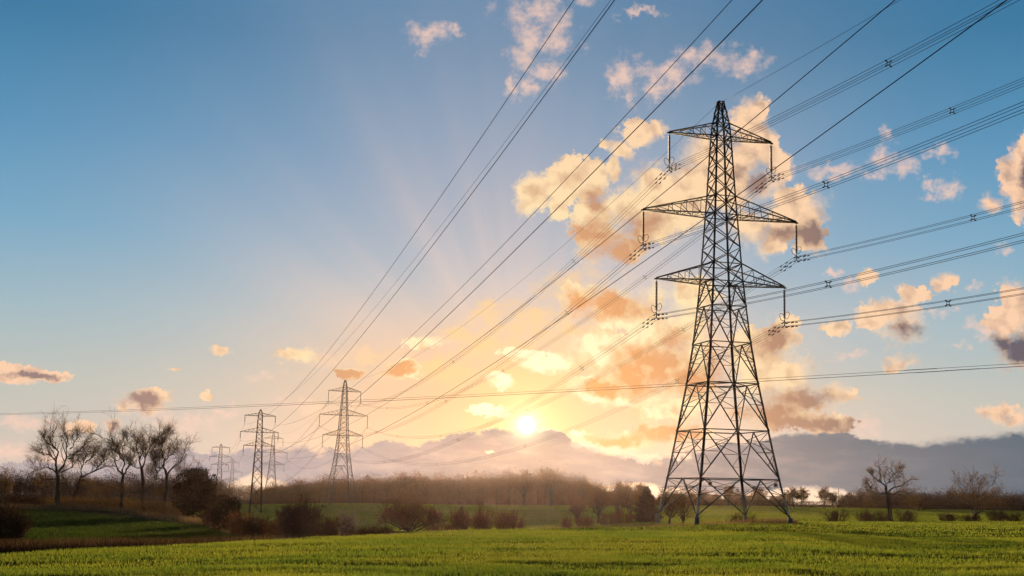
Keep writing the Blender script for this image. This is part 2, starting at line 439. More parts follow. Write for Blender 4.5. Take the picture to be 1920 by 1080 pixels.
def value_noise(x, y, seed=0):
    xi, yi = np.floor(x).astype(np.int64), np.floor(y).astype(np.int64)
    fx, fy = x - xi, y - yi
    fx, fy = fx * fx * (3 - 2 * fx), fy * fy * (3 - 2 * fy)

    def h(i, j):
        n = (i * 374761393 + j * 668265263 + seed * 974711) & 0x7FFFFFFF
        n = ((n ^ (n >> 13)) * 1274126177) & 0x7FFFFFFF
        return ((n ^ (n >> 16)) & 0xFFFF) / 65535.0
    return (h(xi, yi) * (1 - fx) + h(xi + 1, yi) * fx) * (1 - fy) + (h(xi, yi + 1) * (1 - fx) + h(xi + 1, yi + 1) * fx) * fy


def fbm(x, y, seed=0, octaves=4):
    a, s, t = 1.0, 0.0, 0.0
    for k in range(octaves):
        s = s + a * value_noise(x * 2 ** k, y * 2 ** k, seed + k)
        t += a
        a *= 0.5
    return s / t


# ------------------------------------------------------------------ materials
def material(name):
    m = bpy.data.materials.new(name)
    m.use_nodes = True
    m.node_tree.nodes.clear()
    n = Nodes(m.node_tree)
    return m, n


def finish(n, shader, disp=None):
    out = n.new('ShaderNodeOutputMaterial')
    n.t.links.new(shader, out.inputs['Surface'])


def principled(n, colour, rough=0.6, metal=0.0, spec=0.5, normal=None):
    p = n.new('ShaderNodeBsdfPrincipled')
    n.put(p.inputs['Base Color'], colour)
    n.put(p.inputs['Roughness'], rough)
    p.inputs['Metallic'].default_value = metal
    p.inputs['Specular IOR Level'].default_value = spec
    if normal is not None:
        n.put(p.inputs['Normal'], normal)
    return p.outputs[0]


def pos(n):
    return n.new('ShaderNodeNewGeometry').outputs['Position']


def mat_steel(name, a, b, metal=0.6):
    m, n = material(name)
    co = n.new('ShaderNodeTexCoord').outputs['Object']
    f = n.noise(co, 1.6, 6, 0.6)
    c = n.mix(n.step(f, 0.35, 0.7), a, b)
    finish(n, principled(n, c, n.m('MULTIPLY_ADD', f, 0.3, 0.5), metal, 0.2))
    return m


def mat_plain(name, a, b, scale=3.0, rough=0.8, metal=0.0, spec=0.3):
    m, n = material(name)
    co = n.new('ShaderNodeTexCoord').outputs['Object']
    f = n.noise(co, scale, 5, 0.6)
    finish(n, principled(n, n.mix(f, a, b), rough, metal, spec))
    return m


def mat_leafy(name, stops, trans=0.5, patch=0.15, patch_cols=None, patch_mix=0.5):
    """thin blades or leaves that let light through; the shade varies from blade to blade and from patch to patch"""
    m, n = material(name)
    g = n.new('ShaderNodeNewGeometry')
    c = n.ramp(g.outputs['Random Per Island'], stops)
    if patch_cols:
        pc = n.mix(n.step(n.noise(g.outputs['Position'], patch, 4, 0.55), 0.36, 0.66), *patch_cols)
        c = n.mix(patch_mix, c, pc)
    d = n.new('ShaderNodeBsdfDiffuse')
    n.put(d.inputs['Color'], c)
    t = n.new('ShaderNodeBsdfTranslucent')
    n.put(t.inputs['Color'], n.mix(1.0, c, (1.25, 1.15, 0.55, 1), 'MULTIPLY'))
    ms = n.new('ShaderNodeMixShader')
    ms.inputs[0].default_value = trans
    n.t.links.new(d.outputs[0], ms.inputs[1])
    n.t.links.new(t.outputs[0], ms.inputs[2])
    finish(n, ms.outputs[0])
    return m


def mat_ground(name, cols, scale, bump=0.5, bscale=3.0, stretch=(1, 1, 1)):
    m, n = material(name)
    co = n.v('MULTIPLY', pos(n), stretch)
    f = n.noise(co, scale, 8, 0.62)
    g = n.noise(co, scale * 9, 5, 0.6)
    c = n.mix(n.step(f, 0.36, 0.64), cols[0], cols[1])
    c = n.mix(n.m('MULTIPLY', n.step(g, 0.45, 0.7), 0.6), c, cols[2])
    b = n.new('ShaderNodeBump')
    b.inputs['Strength'].default_value = bump
    b.inputs['Distance'].default_value = 0.12
    n.put(b.inputs['Height'], n.noise(pos(n), bscale, 6, 0.65))
    finish(n, principled(n, c, 1.0, 0, 0.0, b.outputs[0]))
    return m


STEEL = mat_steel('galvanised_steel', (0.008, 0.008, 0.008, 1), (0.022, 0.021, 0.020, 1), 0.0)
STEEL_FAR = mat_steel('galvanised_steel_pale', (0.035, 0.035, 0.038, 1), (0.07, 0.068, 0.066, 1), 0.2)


def mat_leg():
    m, n = material('painted_leg')
    co = n.new('ShaderNodeTexCoord').outputs['Object']
    sp = n.new('ShaderNodeSeparateXYZ')
    n.put(sp.inputs[0], co)
    f = n.noise(co, 1.6, 6, 0.65)
    c = n.mix(n.step(f, 0.35, 0.7), (0.008, 0.008, 0.008, 1), (0.03, 0.027, 0.024, 1))
    low = n.m('SUBTRACT', 1.0, n.step(n.m('MULTIPLY_ADD', f, 3.0, sp.outputs[2]), 2.6, 5.6))
    c = n.mix(low, c, n.mix(f, (0.22, 0.23, 0.26, 1), (0.36, 0.37, 0.40, 1)))
    finish(n, principled(n, c, 0.7, 0.0, 0.15))
    return m


LEG = mat_leg()
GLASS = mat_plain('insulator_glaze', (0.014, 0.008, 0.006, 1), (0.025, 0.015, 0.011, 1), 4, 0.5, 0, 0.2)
WIRE = mat_plain('weathered_conductor', (0.018, 0.018, 0.019, 1), (0.035, 0.034, 0.033, 1), 0.5, 0.7, 0.2, 0.2)
PLATE = mat_plain('plate', (0.10, 0.08, 0.07, 1), (0.14, 0.12, 0.10, 1), 2)
CONCRETE = mat_plain('concrete', (0.10, 0.10, 0.10, 1), (0.2, 0.19, 0.18, 1), 3)
BARK = mat_plain('bark', (0.032, 0.022, 0.018, 1), (0.07, 0.048, 0.038, 1), 2.5)
BARK_PALE = mat_plain('bark_pale', (0.08, 0.055, 0.042, 1), (0.14, 0.10, 0.08, 1), 2.5)
TWIG = mat_leafy('twigs', [(0, (0.05, 0.028, 0.02, 1)), (0.6, (0.11, 0.065, 0.042, 1)), (1, (0.26, 0.16, 0.085, 1))], 0.4)
TWIG_RED = mat_leafy('twigs_red', [(0, (0.08, 0.034, 0.024, 1)), (0.6, (0.17, 0.072, 0.046, 1)), (1, (0.27, 0.13, 0.07, 1))], 0.25)
TWIG_FAR = mat_leafy('wood_twigs', [(0, (0.08, 0.036, 0.028, 1)), (0.6, (0.15, 0.07, 0.05, 1)), (1, (0.24, 0.12, 0.08, 1))], 0.3, 0.03, ((0.15, 0.065, 0.045, 1), (0.20, 0.12, 0.08, 1)), 0.4)
TWIG_MAUVE = mat_leafy('dusk_wood_twigs', [(0, (0.05, 0.030, 0.030, 1)), (0.6, (0.085, 0.052, 0.050, 1)), (1, (0.14, 0.085, 0.075, 1))], 0.15)
TWIG_PALE = mat_leafy('blossom_twigs', [(0, (0.10, 0.07, 0.06, 1)), (0.6, (0.22, 0.17, 0.16, 1)), (1, (0.40, 0.34, 0.34, 1))], 0.2)
BRAMBLE = mat_leafy('bramble', [(0, (0.03, 0.017, 0.014, 1)), (0.6, (0.065, 0.036, 0.028, 1)), (1, (0.12, 0.07, 0.05, 1))], 0.12)
EVERGREEN = mat_leafy('evergreen_leaves', [(0, (0.012, 0.010, 0.008, 1)), (0.7, (0.028, 0.022, 0.013, 1)), (1, (0.05, 0.036, 0.02, 1))], 0.08)
DEAD_GRASS = mat_leafy('dead_grass', [(0, (0.10, 0.06, 0.04, 1)), (0.6, (0.20, 0.13, 0.09, 1)), (1, (0.34, 0.24, 0.17, 1))], 0.3)
CROP = mat_leafy('crop_blades', [(0, (0.07, 0.12, 0.026, 1)), (0.5, (0.13, 0.19, 0.038, 1)), (0.88, (0.20, 0.245, 0.052, 1)), (1, (0.36, 0.32, 0.12, 1))], 0.55,
                 0.16, ((0.085, 0.15, 0.028, 1), (0.23, 0.235, 0.046, 1)), 0.5)
CROP_FAR = mat_leafy('far_crop_blades', [(0, (0.15, 0.22, 0.034, 1)), (0.6, (0.26, 0.32, 0.05, 1)), (1, (0.36, 0.36, 0.09, 1))], 0.22,
                     0.05, ((0.18, 0.27, 0.04, 1), (0.32, 0.35, 0.055, 1)), 0.5)
MEADOW = mat_leafy('meadow_blades', [(0, (0.026, 0.055, 0.014, 1)), (0.6, (0.05, 0.095, 0.022, 1)), (1, (0.09, 0.12, 0.035, 1))], 0.3,
                   0.08, ((0.025, 0.05, 0.012, 1), (0.06, 0.08, 0.022, 1)), 0.4)
SOIL_CROP = mat_ground('crop_soil', [(0.045, 0.06, 0.012, 1), (0.075, 0.09, 0.016, 1), (0.06, 0.045, 0.025, 1)], 0.25, 0.6, 5.0, (0.5, 1.4, 1))
SOIL_FAR = mat_ground('far_soil', [(0.16, 0.22, 0.036, 1), (0.23, 0.28, 0.045, 1), (0.19, 0.20, 0.06, 1)], 0.04, 0.5, 1.5, (0.4, 1.6, 1))
SOIL_MEADOW = mat_ground('meadow_soil', [(0.03, 0.05, 0.012, 1), (0.045, 0.065, 0.016, 1), (0.06, 0.05, 0.03, 1)], 0.08, 0.5, 1.5)
EARTH = mat_ground('rough_earth', [(0.07, 0.05, 0.03, 1), (0.10, 0.08, 0.045, 1), (0.06, 0.07, 0.02, 1)], 0.03, 0.5, 0.8)


# ------------------------------------------------------------------ terrain (the camera is the origin, 1.7 m above the field)
AZ_K = np.radians(np.array([-180, -60, -21.9, -13.2, -7.1, -3.1, 0.95, 6.5, 12.2, 17.2, 21.8, 60, 180]))
EDGE_D = np.array([140, 75, 58, 70, 82, 95, 110, 132, 166, 300, 330, 200, 140.0])          # where the near field ends
EDGE_Z = np.array([-2.2, -2.6, -3.0, -2.93, -2.83, -2.83, -2.84, -2.88, -2.72, -4.05, -3.6, -2.6, -2.2])


def field_edge(a):
    return np.interp(a, AZ_K, EDGE_D), np.interp(a, AZ_K, EDGE_Z)


def field_z(x, y):
    a, d = np.arctan2(x, y), np.hypot(x, y)
    de, ze = field_edge(a)
    z = -1.7 + (ze + 1.7) * d / de
    return z + 0.10 * (fbm(x / 14, y / 9, 3, 3) - 0.5) * np.clip(d / 30, 0, 1)


def az_pt(px, d):
    """azimuth (degrees) and distance -> x, y"""
    return d * math.sin(R(px)), d * math.cos(R(px))


CTRL = []                                                   # az, distance, height of the land beyond the field
for a, d, z in [
        (-21.9, 58, -3.5), (-13.2, 70, -3.5), (-7.1, 82, -3.5), (-3.1, 95, -3.5), (0.95, 110, -3.5), (6.5, 132, -3.3), (12.2, 166, -3.1), (17.2, 300, -4.5), (21.8, 330, -4.1),
        (-30, 58, -3.5), (30, 300, -4.2), (-60, 75, -3.2), (60, 200, -3.2), (-120, 120, -3), (120, 120, -3), (180, 140, -2.8), (0, 1, -2.8), (0, 40, -3), (15, 80, -3), (-20, 30, -3), (15, 200, -3.4),
        (-22, 110, -5.0), (-16, 120, -5.4), (-10, 130, -5.8), (-21, 160, -6.0), (-15, 170, -6.5), (-9, 180, -7.0), (-5, 190, -6.8), (-1, 210, -6.6), (3, 225, -5.9), (7, 240, -5.3), (11, 260, -4.6),
        (-22, 230, -5.6), (-20, 300, -5.2), (-16, 300, -5.6), (-14, 290, -6.6), (-12, 300, -8.0), (-8, 330, -8.6), (-3, 330, -8.0), (3, 330, -7.0), (9, 330, -5.2),
        (-11.3, 450, -8.6), (-7, 450, -7.4), (-7.5, 540, -5.5), (-12, 560, -7.2), (-3, 550, -5.2), (1, 560, -4.7), (5, 570, -4.0), (9, 600, -3.1), (15, 620, -2.9), (21, 620, -2.5), (26, 620, -2.4),
        (-22, 600, -6.6), (-17, 600, -6.8), (-28, 600, -6.0),
        (-30, 900, -6), (-20, 900, -7), (-11, 900, -10), (0, 900, 0), (10, 900, -3), (20, 900, -2.5), (30, 900, -3),
        (-15, 1400, -19), (-11, 1500, -20), (0, 1500, -8), (15, 1500, -4), (30, 1500, -6), (-30, 1500, -8)]:
    CTRL.append((d * math.sin(R(a)), d * math.cos(R(a)), z))
for a in range(0, 360, 30):
    CTRL.append((1700 * math.sin(R(a)), 1700 * math.cos(R(a)), -14))
    if 60 <= a <= 300:
        CTRL.append((900 * math.sin(R(a)), 900 * math.cos(R(a)), -5))
CTRL = np.array(CTRL)


def _kernel(x, y):
    r = np.hypot(x[:, None] - CTRL[None, :, 0], y[:, None] - CTRL[None, :, 1]) / 100.0
    return -np.sqrt(r * r + 0.06)


_n = len(CTRL)
_A = np.zeros((_n + 1, _n + 1))
_A[:_n, :_n] = _kernel(CTRL[:, 0], CTRL[:, 1])
_A[:_n, _n] = _A[_n, :_n] = 1
_W = np.linalg.solve(_A, np.concatenate([CTRL[:, 2], [0]]))


def land_z(x, y):
    x, y = np.atleast_1d(np.asarray(x, float)), np.atleast_1d(np.asarray(y, float))
    out = np.empty(len(x))
    for i in range(0, len(x), 20000):
        out[i:i + 20000] = _kernel(x[i:i + 20000], y[i:i + 20000]) @ _W[:_n] + _W[_n]
    return out


def land(x, y):
    return float(land_z([x], [y])[0])


def top_z(x, y):
    """the surface one stands on: the field inside its edge, the land beyond"""
    d = math.hypot(x, y)
    de, _ = field_edge(math.atan2(x, y))
    return float(field_z(np.array([x]), np.array([y]))[0]) if d < de else land(x, y)


def polar_sheet(name, mat, az0, az1, n_az, d_of_az, n_d, z_fun, skirt=0.0, power=1.0):
    az_ = np.linspace(R(az0), R(az1), n_az)
    t = np.linspace(0, 1, n_d) ** power
    d0, d1 = d_of_az(az_)
    dd = d0[:, None] + (d1 - d0)[:, None] * t[None, :]
    x, y = dd * np.sin(az_)[:, None], dd * np.cos(az_)[:, None]
    z = z_fun(x.ravel(), y.ravel()).reshape(x.shape)
    if skirt:
        x = np.concatenate([x, x[:, -1:] * 1.006], 1)
        y = np.concatenate([y, y[:, -1:] * 1.006], 1)
        z = np.concatenate([z, z[:, -1:] - skirt], 1)
        n_d += 1
    v = np.stack([x, y, z], -1).reshape(-1, 3)
    i = np.arange(n_az - 1)[:, None] * n_d + np.arange(n_d - 1)[None, :]
    f = np.stack([i, i + 1, i + n_d + 1, i + n_d], -1).reshape(-1, 4)
    return mesh_object(name, v, f, mat, smooth=True)


one = np.ones_like


def ground_z(x, y):
    z = land_z(x, y)
    a, d = np.arctan2(x, y), np.hypot(x, y)
    de, ze = field_edge(a)
    inside = -1.7 + (ze + 1.7) * d / de - 0.5
    return np.where(d < de * 1.01, np.minimum(z, inside), z)


o = polar_sheet('ground', EARTH, -180, 180, 361, lambda a: (one(a) * 0.5, one(a) * 1500), 160, ground_z, power=2.0)
tag(o, kind='structure')
o = polar_sheet('field', SOIL_CROP, -180, 180, 361, lambda a: (one(a) * 0.3, field_edge(a)[0]), 90, field_z, skirt=0.8)
tag(o, kind='structure')

FAR_AZ = np.radians([-40, -14, -12.5, -10.5, -3, 7, 11, 16, 22, 40])
FAR_D0 = np.array([700, 420, 330, 235, 240, 205, 190, 316, 350, 350.0])
FAR_D1 = np.array([701, 440, 565, 570, 575, 580, 620, 640, 640, 640.0])


def far_range(a):
    return np.interp(a, FAR_AZ, FAR_D0), np.interp(a, FAR_AZ, FAR_D1)


def meadow_range(a):
    return np.interp(a, np.radians([-40, -22, -14, -10.5]), [120, 115, 118, 130]), np.interp(a, np.radians([-40, -22, -17, -13.2, -11.5, -10.5]), [290, 285, 262, 230, 185, 150])


o = polar_sheet('far_field', SOIL_FAR, -14, 34, 161, far_range, 70, lambda x, y: land_z(x, y) + 0.12)
tag(o, kind='structure')
o = polar_sheet('meadow', SOIL_MEADOW, -34, -10.5, 70, meadow_range, 40, lambda x, y: land_z(x, y) + 0.16)
tag(o, kind='structure')


# ------------------------------------------------------------------ blades of crop and grass
rng = np.random.default_rng(7)


def blades(name, mat, x, y, z, h, wd, lean=0.5):
    """one thin pointed triangle per blade"""
    n = len(x)
    a = rng.uniform(0, 2 * math.pi, n)
    la = rng.uniform(0, 2 * math.pi, n)
    ll = h * lean * rng.uniform(0.1, 1.0, n)
    bx, by = np.cos(a) * wd / 2, np.sin(a) * wd / 2
    v = np.empty((n, 3, 3))
    v[:, 0] = np.stack([x - bx, y - by, z - 0.02 * h], -1)
    v[:, 1] = np.stack([x + bx, y + by, z - 0.02 * h], -1)
    v[:, 2] = np.stack([x + np.cos(la) * ll, y + np.sin(la) * ll, z + h], -1)
    return mesh_object(name, v.reshape(-1, 3), np.arange(3 * n).reshape(-1, 3), mat)


def ring_points(n, az0, az1, dlo, dhi, bias=1.0):
    """points between two distances that may depend on the azimuth; bias < 1 puts more of them near"""
    a = np.radians(rng.uniform(az0, az1, n))
    lo, hi = dlo(a), dhi(a)
    u = rng.uniform(0, 1, n)
    k = bias
    d = (lo ** k + u * (hi ** k - lo ** k)) ** (1 / k)
    return d * np.sin(a), d * np.cos(a), d


xs, ys, ds_ = [], [], []
for n, lo, hi in ((330000, 15, 45), (280000, 45, 100), (220000, 100, 340)):
    x, y, d = ring_points(n, -25, 25, lambda a: np.full_like(a, lo), lambda a: np.full_like(a, hi), 1.3)
    keep = d < field_edge(np.arctan2(x, y))[0] * 0.998
    xs.append(x[keep]); ys.append(y[keep]); ds_.append(d[keep])
x, y, d = np.concatenate(xs), np.concatenate(ys), np.concatenate(ds_)
thick = fbm(x / 5.5 + 0.12 * y, y / 1.9, 11, 4)                     # drill rows and trampled bands across the view
tufts = fbm(x / 1.3, y / 0.8, 23, 3)
keep = rng.uniform(0, 1, len(x)) < np.clip((thick - 0.30) * 5.0, 0.24, 1) * np.clip((tufts - 0.24) * 3.4, 0.3, 1)
x, y, d, thick, tufts = x[keep], y[keep], d[keep], thick[keep], tufts[keep]
h = (0.04 + 0.12 * thick * (0.4 + tufts)) * rng.uniform(0.6, 1.25, len(x)) * (1 + d / 400)
o = blades('grass', CROP, x, y, field_z(x, y), h, np.maximum(0.012, 0.00045 * d) * rng.uniform(0.7, 1.4, len(x)), 0.7)
tag(o, kind='stuff')

x, y, d = ring_points(230000, -13.5, 25, lambda a: far_range(a)[0], lambda a: far_range(a)[1], 0.9)
keep = rng.uniform(0, 1, len(x)) < np.clip((fbm(x / 30, y / 9, 5, 3) - 0.2) * 3, 0.3, 1)
x, y, d = x[keep], y[keep], d[keep]
o = blades('far_grass', CROP_FAR, x, y, land_z(x, y) + 0.11, rng.uniform(0.14, 0.30, len(x)), np.maximum(0.08, 0.0007 * d), 0.6)
tag(o, kind='stuff')

x, y, d = ring_points(60000, -25, -10.5, lambda a: meadow_range(a)[0], lambda a: meadow_range(a)[1], 0.9)
o = blades('meadow_grass', MEADOW, x, y, land_z(x, y) + 0.15, rng.uniform(0.12, 0.34, len(x)), np.maximum(0.06, 0.0006 * d), 0.6)
tag(o, kind='stuff')


# ------------------------------------------------------------------ lattice pylons
BIG = dict(H=50.6, rings=[(0.0, 5.80), (4.25, 5.0), (9.9, 4.12), (15.45, 3.28), (20.35, 2.66), (24.75, 2.26), (27.8, 2.02)],
           cage=[(27.8, 2.02), (30.0, 1.88), (36.1, 1.52), (38.4, 1.38), (46.0, 1.0), (47.7, 0.86), (50.6, 0.36)],
           panels=[(27.8, 1), (30.0, 3), (36.1, 1), (38.4, 4), (46.0, 1), (47.7, 2)],
           arms=[(46.0, 6.84, 1.7), (36.1, 10.17, 2.3), (27.8, 8.43, 2.2)], ins=4.0, drop=4.6, leg=0.24, br=0.12, k=True)
SMALL = dict(H=36.0, rings=[(0.0, 2.15), (5.0, 1.95), (9.5, 1.76), (13.6, 1.6), (17.0, 1.46), (20.2, 1.33), (23.35, 1.2)],
             cage=[(23.35, 1.2), (25.0, 1.13), (28.1, 1.0), (29.7, 0.95), (33.8, 0.8), (34.9, 0.62), (36.0, 0.25)],
             panels=[(23.35, 1), (25.0, 2), (28.1, 1), (29.7, 2), (33.8, 1), (34.9, 1)],
             arms=[(33.8, 5.25, 1.0), (28.1, 6.5, 1.5), (23.35, 5.2, 1.5)], ins=2.5, drop=3.0, leg=0.24, br=0.11, k=False)


def half_width(spec, z):
    zs = [p[0] for p in spec['rings']] + [p[0] for p in spec['cage'][1:]]
    ws = [p[1] for p in spec['rings']] + [p[1] for p in spec['cage'][1:]]
    return float(np.interp(z, zs, ws))


CORN = [(-1, -1), (1, -1), (1, 1), (-1, 1)]


def corner(spec, k, z):
    hw = half_width(spec, z)
    return np.array([CORN[k % 4][0] * hw, CORN[k % 4][1] * hw, z])


def lerp(a, b, t):
    return a + (b - a) * t


def insulator_bm(length):
    s = Shape()
    prof = [(0, 0.0), (0, 0.035), (-0.25, 0.035)]
    n = 20
    for i in range(n):
        z = -0.25 - (length - 0.5) * i / n
        st = (length - 0.5) / n
        prof += [(z - 0.10 * st, 0.085), (z - 0.38 * st, 0.175), (z - 0.60 * st, 0.17), (z - 0.70 * st, 0.085)]
    prof += [(-length + 0.2, 0.035), (-length, 0.035), (-length, 0.0)]
    s.lathe(prof, 8)
    return s


def build_pylon(name, spec, mat, loc, rz, label, group, detail=True, bare_legs=None):
    root = empty(name, loc, rz, label, 'pylon', group)
    H, lw, bw = spec['H'], spec['leg'], spec['br']
    rings = spec['rings']
    for k in range(4):
        s = Shape()
        zs = [r[0] for r in rings] + [c[0] for c in spec['cage'][1:]]
        for z0, z1 in zip(zs[:-1], zs[1:]):
            a, b = corner(spec, k, z0), corner(spec, k, z1)
            if z0 == 0:
                a = a + (a - b) / np.linalg.norm(a - b) * 1.2         # into the ground
            w_ = lw * (1.0 if z0 < 20 else 0.8)
            s.angle(a, b, w_, 0.03, (-CORN[k][0], -CORN[k][1]))
        if detail and spec['k']:
            a = corner(spec, k, 0)
            s.lathe([(0, 0)], 3) if False else None
        s.build('leg', LEG if detail else mat, root)
    s = Shape()
    for i, (z0, _) in enumerate(rings[:-1]):
        z1 = rings[i + 1][0]
        for k in range(4):
            a0, b0, a1, b1 = corner(spec, k, z0), corner(spec, k + 1, z0), corner(spec, k, z1), corner(spec, k + 1, z1)
            mid = (a1 + b1) / 2
            if spec['k']:
                s.bar(a1, b1, bw * 0.95)
                s.bar(mid, a0, bw)
                s.bar(mid, b0, bw)
                for c0, c1 in ((a0, a1), (b0, b1)):
                    th = bw * 0.5
                    p_leg, p_dia = lerp(c0, c1, 0.55), lerp(c0, mid, 0.55)
                    s.bar(p_leg, p_dia, th)
                    s.bar(p_leg, lerp(c1, mid, 0.0) * 0.0 + lerp(c0, mid, 0.55), th)
                    s.bar(lerp(c0, c1, 0.78), lerp(c0, mid, 0.78), th * 0.8)
                    s.bar(lerp(c0, c1, 0.28), lerp(c0, mid, 0.28), th * 0.8)
                    s.bar(lerp(c0, c1, 0.55), lerp(c0, mid, 0.28), th)
                    s.bar(lerp(c0, c1, 0.55), lerp(c0, mid, 0.78), th)
                    s.bar(c1, lerp(c0, mid, 0.78), th)
            else:
                s.bar(a0, b1, bw)
                s.bar(b0, a1, bw)
                if i % 2 == 0 or i == len(rings) - 2:
                    s.bar(a1, b1, bw)
        if spec['k'] and i == 2:                                      # plan bracing in the widest girdle of the waist
            m = [(corner(spec, k, z1) + corner(spec, k + 1, z1)) / 2 for k in range(4)]
            for k in range(4):
                s.bar(m[k], m[(k + 1) % 4], bw * 0.8)
    for (z0, n), (z1, _) in zip(spec['panels'], spec['panels'][1:] + [(H, 0)]):
        for j in range(n):
            # panels shrink with the width
            za, zb = z0 + (z1 - z0) * (1 - (1 - j / n) ** 1.0), z0 + (z1 - z0) * (j + 1) / n
            for k in range(4):
                s.bar(corner(spec, k, za), corner(spec, k + 1, zb), bw * 0.8)
                s.bar(corner(spec, k + 1, za), corner(spec, k, zb), bw * 0.8)
        for k in range(4):
            s.bar(corner(spec, k, z0), corner(spec, k + 1, z0), bw * 0.85)
    for k in range(4):
        s.bar(corner(spec, k, H), corner(spec, k + 1, H), bw)
    s.build('bracing', mat, root)
    arm_cache = {}
    for zi, (z, L, ch) in enumerate(spec['arms']):
        for sx in (-1, 1):
            s = Shape()
            hw0, hw1 = half_width(spec, z), half_width(spec, z + ch)
            tip = np.array([sx * L, 0, z])
            bt, tp = [], []
            for sy in (-1, 1):
                b0, t0 = np.array([sx * hw0, sy * hw0, z]), np.array([sx * hw1, sy * hw1, z + ch])
                tt = tip + np.array([0, sy * 0.09, 0])
                s.bar(b0, tt, bw * 1.15)
                s.bar(t0, tt + np.array([0, 0, 0.12]), bw * 1.05)
                n = 5 if L > 9 else 4
                for j in range(1, n):
                    t = j / n
                    pb, pt_ = lerp(b0, tt, t), lerp(t0, tt, t)
                    s.bar(pb, pt_, bw * 0.5)
                    s.bar(lerp(b0, tt, (j - 1) / n), pt_, bw * 0.5)
                bt.append([lerp(b0, tt, j / n) for j in range(n + 1)])
                tp.append([lerp(t0, tt, j / n) for j in range(n + 1)])
            for j in range(len(bt[0]) - 1):
                s.bar(bt[0][j], bt[1][j + 1], bw * 0.5)
                s.bar(bt[1][j], bt[0][j + 1], bw * 0.5)
                if j:
                    s.bar(bt[0][j], bt[1][j], bw * 0.5)
                    s.bar(tp[0][j], tp[1][j], bw * 0.45)
            s.bar(tip - np.array([sx * 0.35, 0, 0]), tip + np.array([sx * 0.25, 0, -0.05]), 0.22, 0.16)
            s.build('cross_arm', mat, root)
            # the insulator string that hangs under the tip
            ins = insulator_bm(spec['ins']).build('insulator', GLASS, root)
            ins.location = (sx * L, 0, z - 0.08)
            if detail:
                for sy in (-1, 1):
                    r_ = Shape()
                    a_ = np.linspace(0, 2 * math.pi, 14, endpoint=False)
                    r_.tube(np.stack([sy * (0.38 + 0.30 * np.cos(a_) + 0.12 * np.sin(a_)), sy * 0.10 + 0 * a_, -spec['ins'] + 0.50 + 0.14 * sy + 0.46 * np.sin(a_)], -1), 0.034, 5, closed=True)
                    h_ = r_.build('arcing_horn', STEEL, ins)
            y_ = Shape()
            y_.bar((0, 0, -spec['ins'] + 0.05), (0, 0, -spec['drop'] - 0.1), 0.09)
            if spec['k']:
                for zz in (-spec['drop'] + 0.32, -spec['drop'] - 0.16):
                    y_.bar((-0.30, 0, zz - 0.07), (0, 0, zz + 0.12), 0.09)
                    y_.bar((0.30, 0, zz - 0.07), (0, 0, zz + 0.12), 0.09)
                    for q in (-0.28, 0.28):
                        y_.bar((q, -0.22, zz - 0.10), (q, 0.22, zz - 0.10), 0.10)
            else:
                y_.bar((0, -0.25, -spec['drop']), (0, 0.25, -spec['drop']), 0.09)
            y_.build('clamp_yoke', STEEL, ins)
    return root


def at(a, d, z):
    return (d * math.sin(R(a)), d * math.cos(R(a)), z)


A1 = np.array([25.4, 153.3, -1.9])
A2 = np.array([-68.2, 530.2, -5.4])
A3 = np.array([-167.0, 915.0, -10.5])
A4 = np.array([-296.0, 1390.0, -19.0])
B1 = np.array([-87.1, 450.0, -8.6])
B2 = np.array([-176.0, 790.0, -9.4])
B3 = np.array([-325.0, 1372.0, -13.0])
YA, YB = R(15.5), R(16.0)
pyl_group = 'lattice pylons striding across the farmland'
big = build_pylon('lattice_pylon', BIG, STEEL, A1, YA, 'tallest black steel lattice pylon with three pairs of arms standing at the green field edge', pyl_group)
for sx, nm in ((-1, 0), (1, 1)):                                    # the small plates under the lowest girdle
    s = Shape()
    hw = half_width(BIG, 4.25)
    s.bar((sx * (hw - 0.9), -hw - 0.10, 3.62), (sx * (hw - 0.9) + 0.5, -hw - 0.10, 3.62), 0.03, 0.42, up=(0, 0, 1))
    s.bar((sx * (hw - 0.9) + 0.25, -hw - 0.06, 3.8), (sx * (hw - 0.9) + 0.25, -hw - 0.02, 4.25), 0.05)
    s.build('sign_plate', PLATE, big)
for k in range(4):                                                   # barbed guards that stick out round each leg
    s = Shape()
    for zz in (2.6, 2.85, 3.1):
        c = corner(BIG, k, zz)
        ring = [c + np.array([CORN[k][0] * dx, CORN[k][1] * dy, 0]) for dx, dy in ((-0.75, 0.45), (0.45, 0.45), (0.45, -0.75))]
        s.tube(ring, 0.022, 4)
    for dx, dy in ((-0.75, 0.45), (0.45, 0.45), (0.45, -0.75)):
        c = corner(BIG, k, 2.5)
        s.bar(c, c + np.array([CORN[k][0] * dx, CORN[k][1] * dy, 0.65]), 0.05)
    s.build('climbing_guard', STEEL, big)
    s = Shape()                                                     # concrete stub under the foot
    c = corner(BIG, k, 0.0)
    s.lathe([(-0.9, 0.0), (-0.9, 0.30), (0.02, 0.28), (0.10, 0.22), (0.10, 0.0)], 10)
    o = s.build('footing', CONCRETE, big)
    o.location = (c[0], c[1], -0.15)
YA2 = R(22)
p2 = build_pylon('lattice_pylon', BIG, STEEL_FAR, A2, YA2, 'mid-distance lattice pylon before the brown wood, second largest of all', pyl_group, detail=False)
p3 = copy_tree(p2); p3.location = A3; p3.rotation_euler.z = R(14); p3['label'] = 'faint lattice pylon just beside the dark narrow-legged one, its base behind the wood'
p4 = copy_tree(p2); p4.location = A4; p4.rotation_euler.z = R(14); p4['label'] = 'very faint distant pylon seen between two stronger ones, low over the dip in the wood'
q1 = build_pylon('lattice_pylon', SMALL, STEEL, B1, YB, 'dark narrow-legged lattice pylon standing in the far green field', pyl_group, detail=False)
q2 = build_pylon('lattice_pylon', SMALL, STEEL_FAR, B2, R(15), 'small hazy pylon rising behind the round evergreen bushes', pyl_group, detail=False)
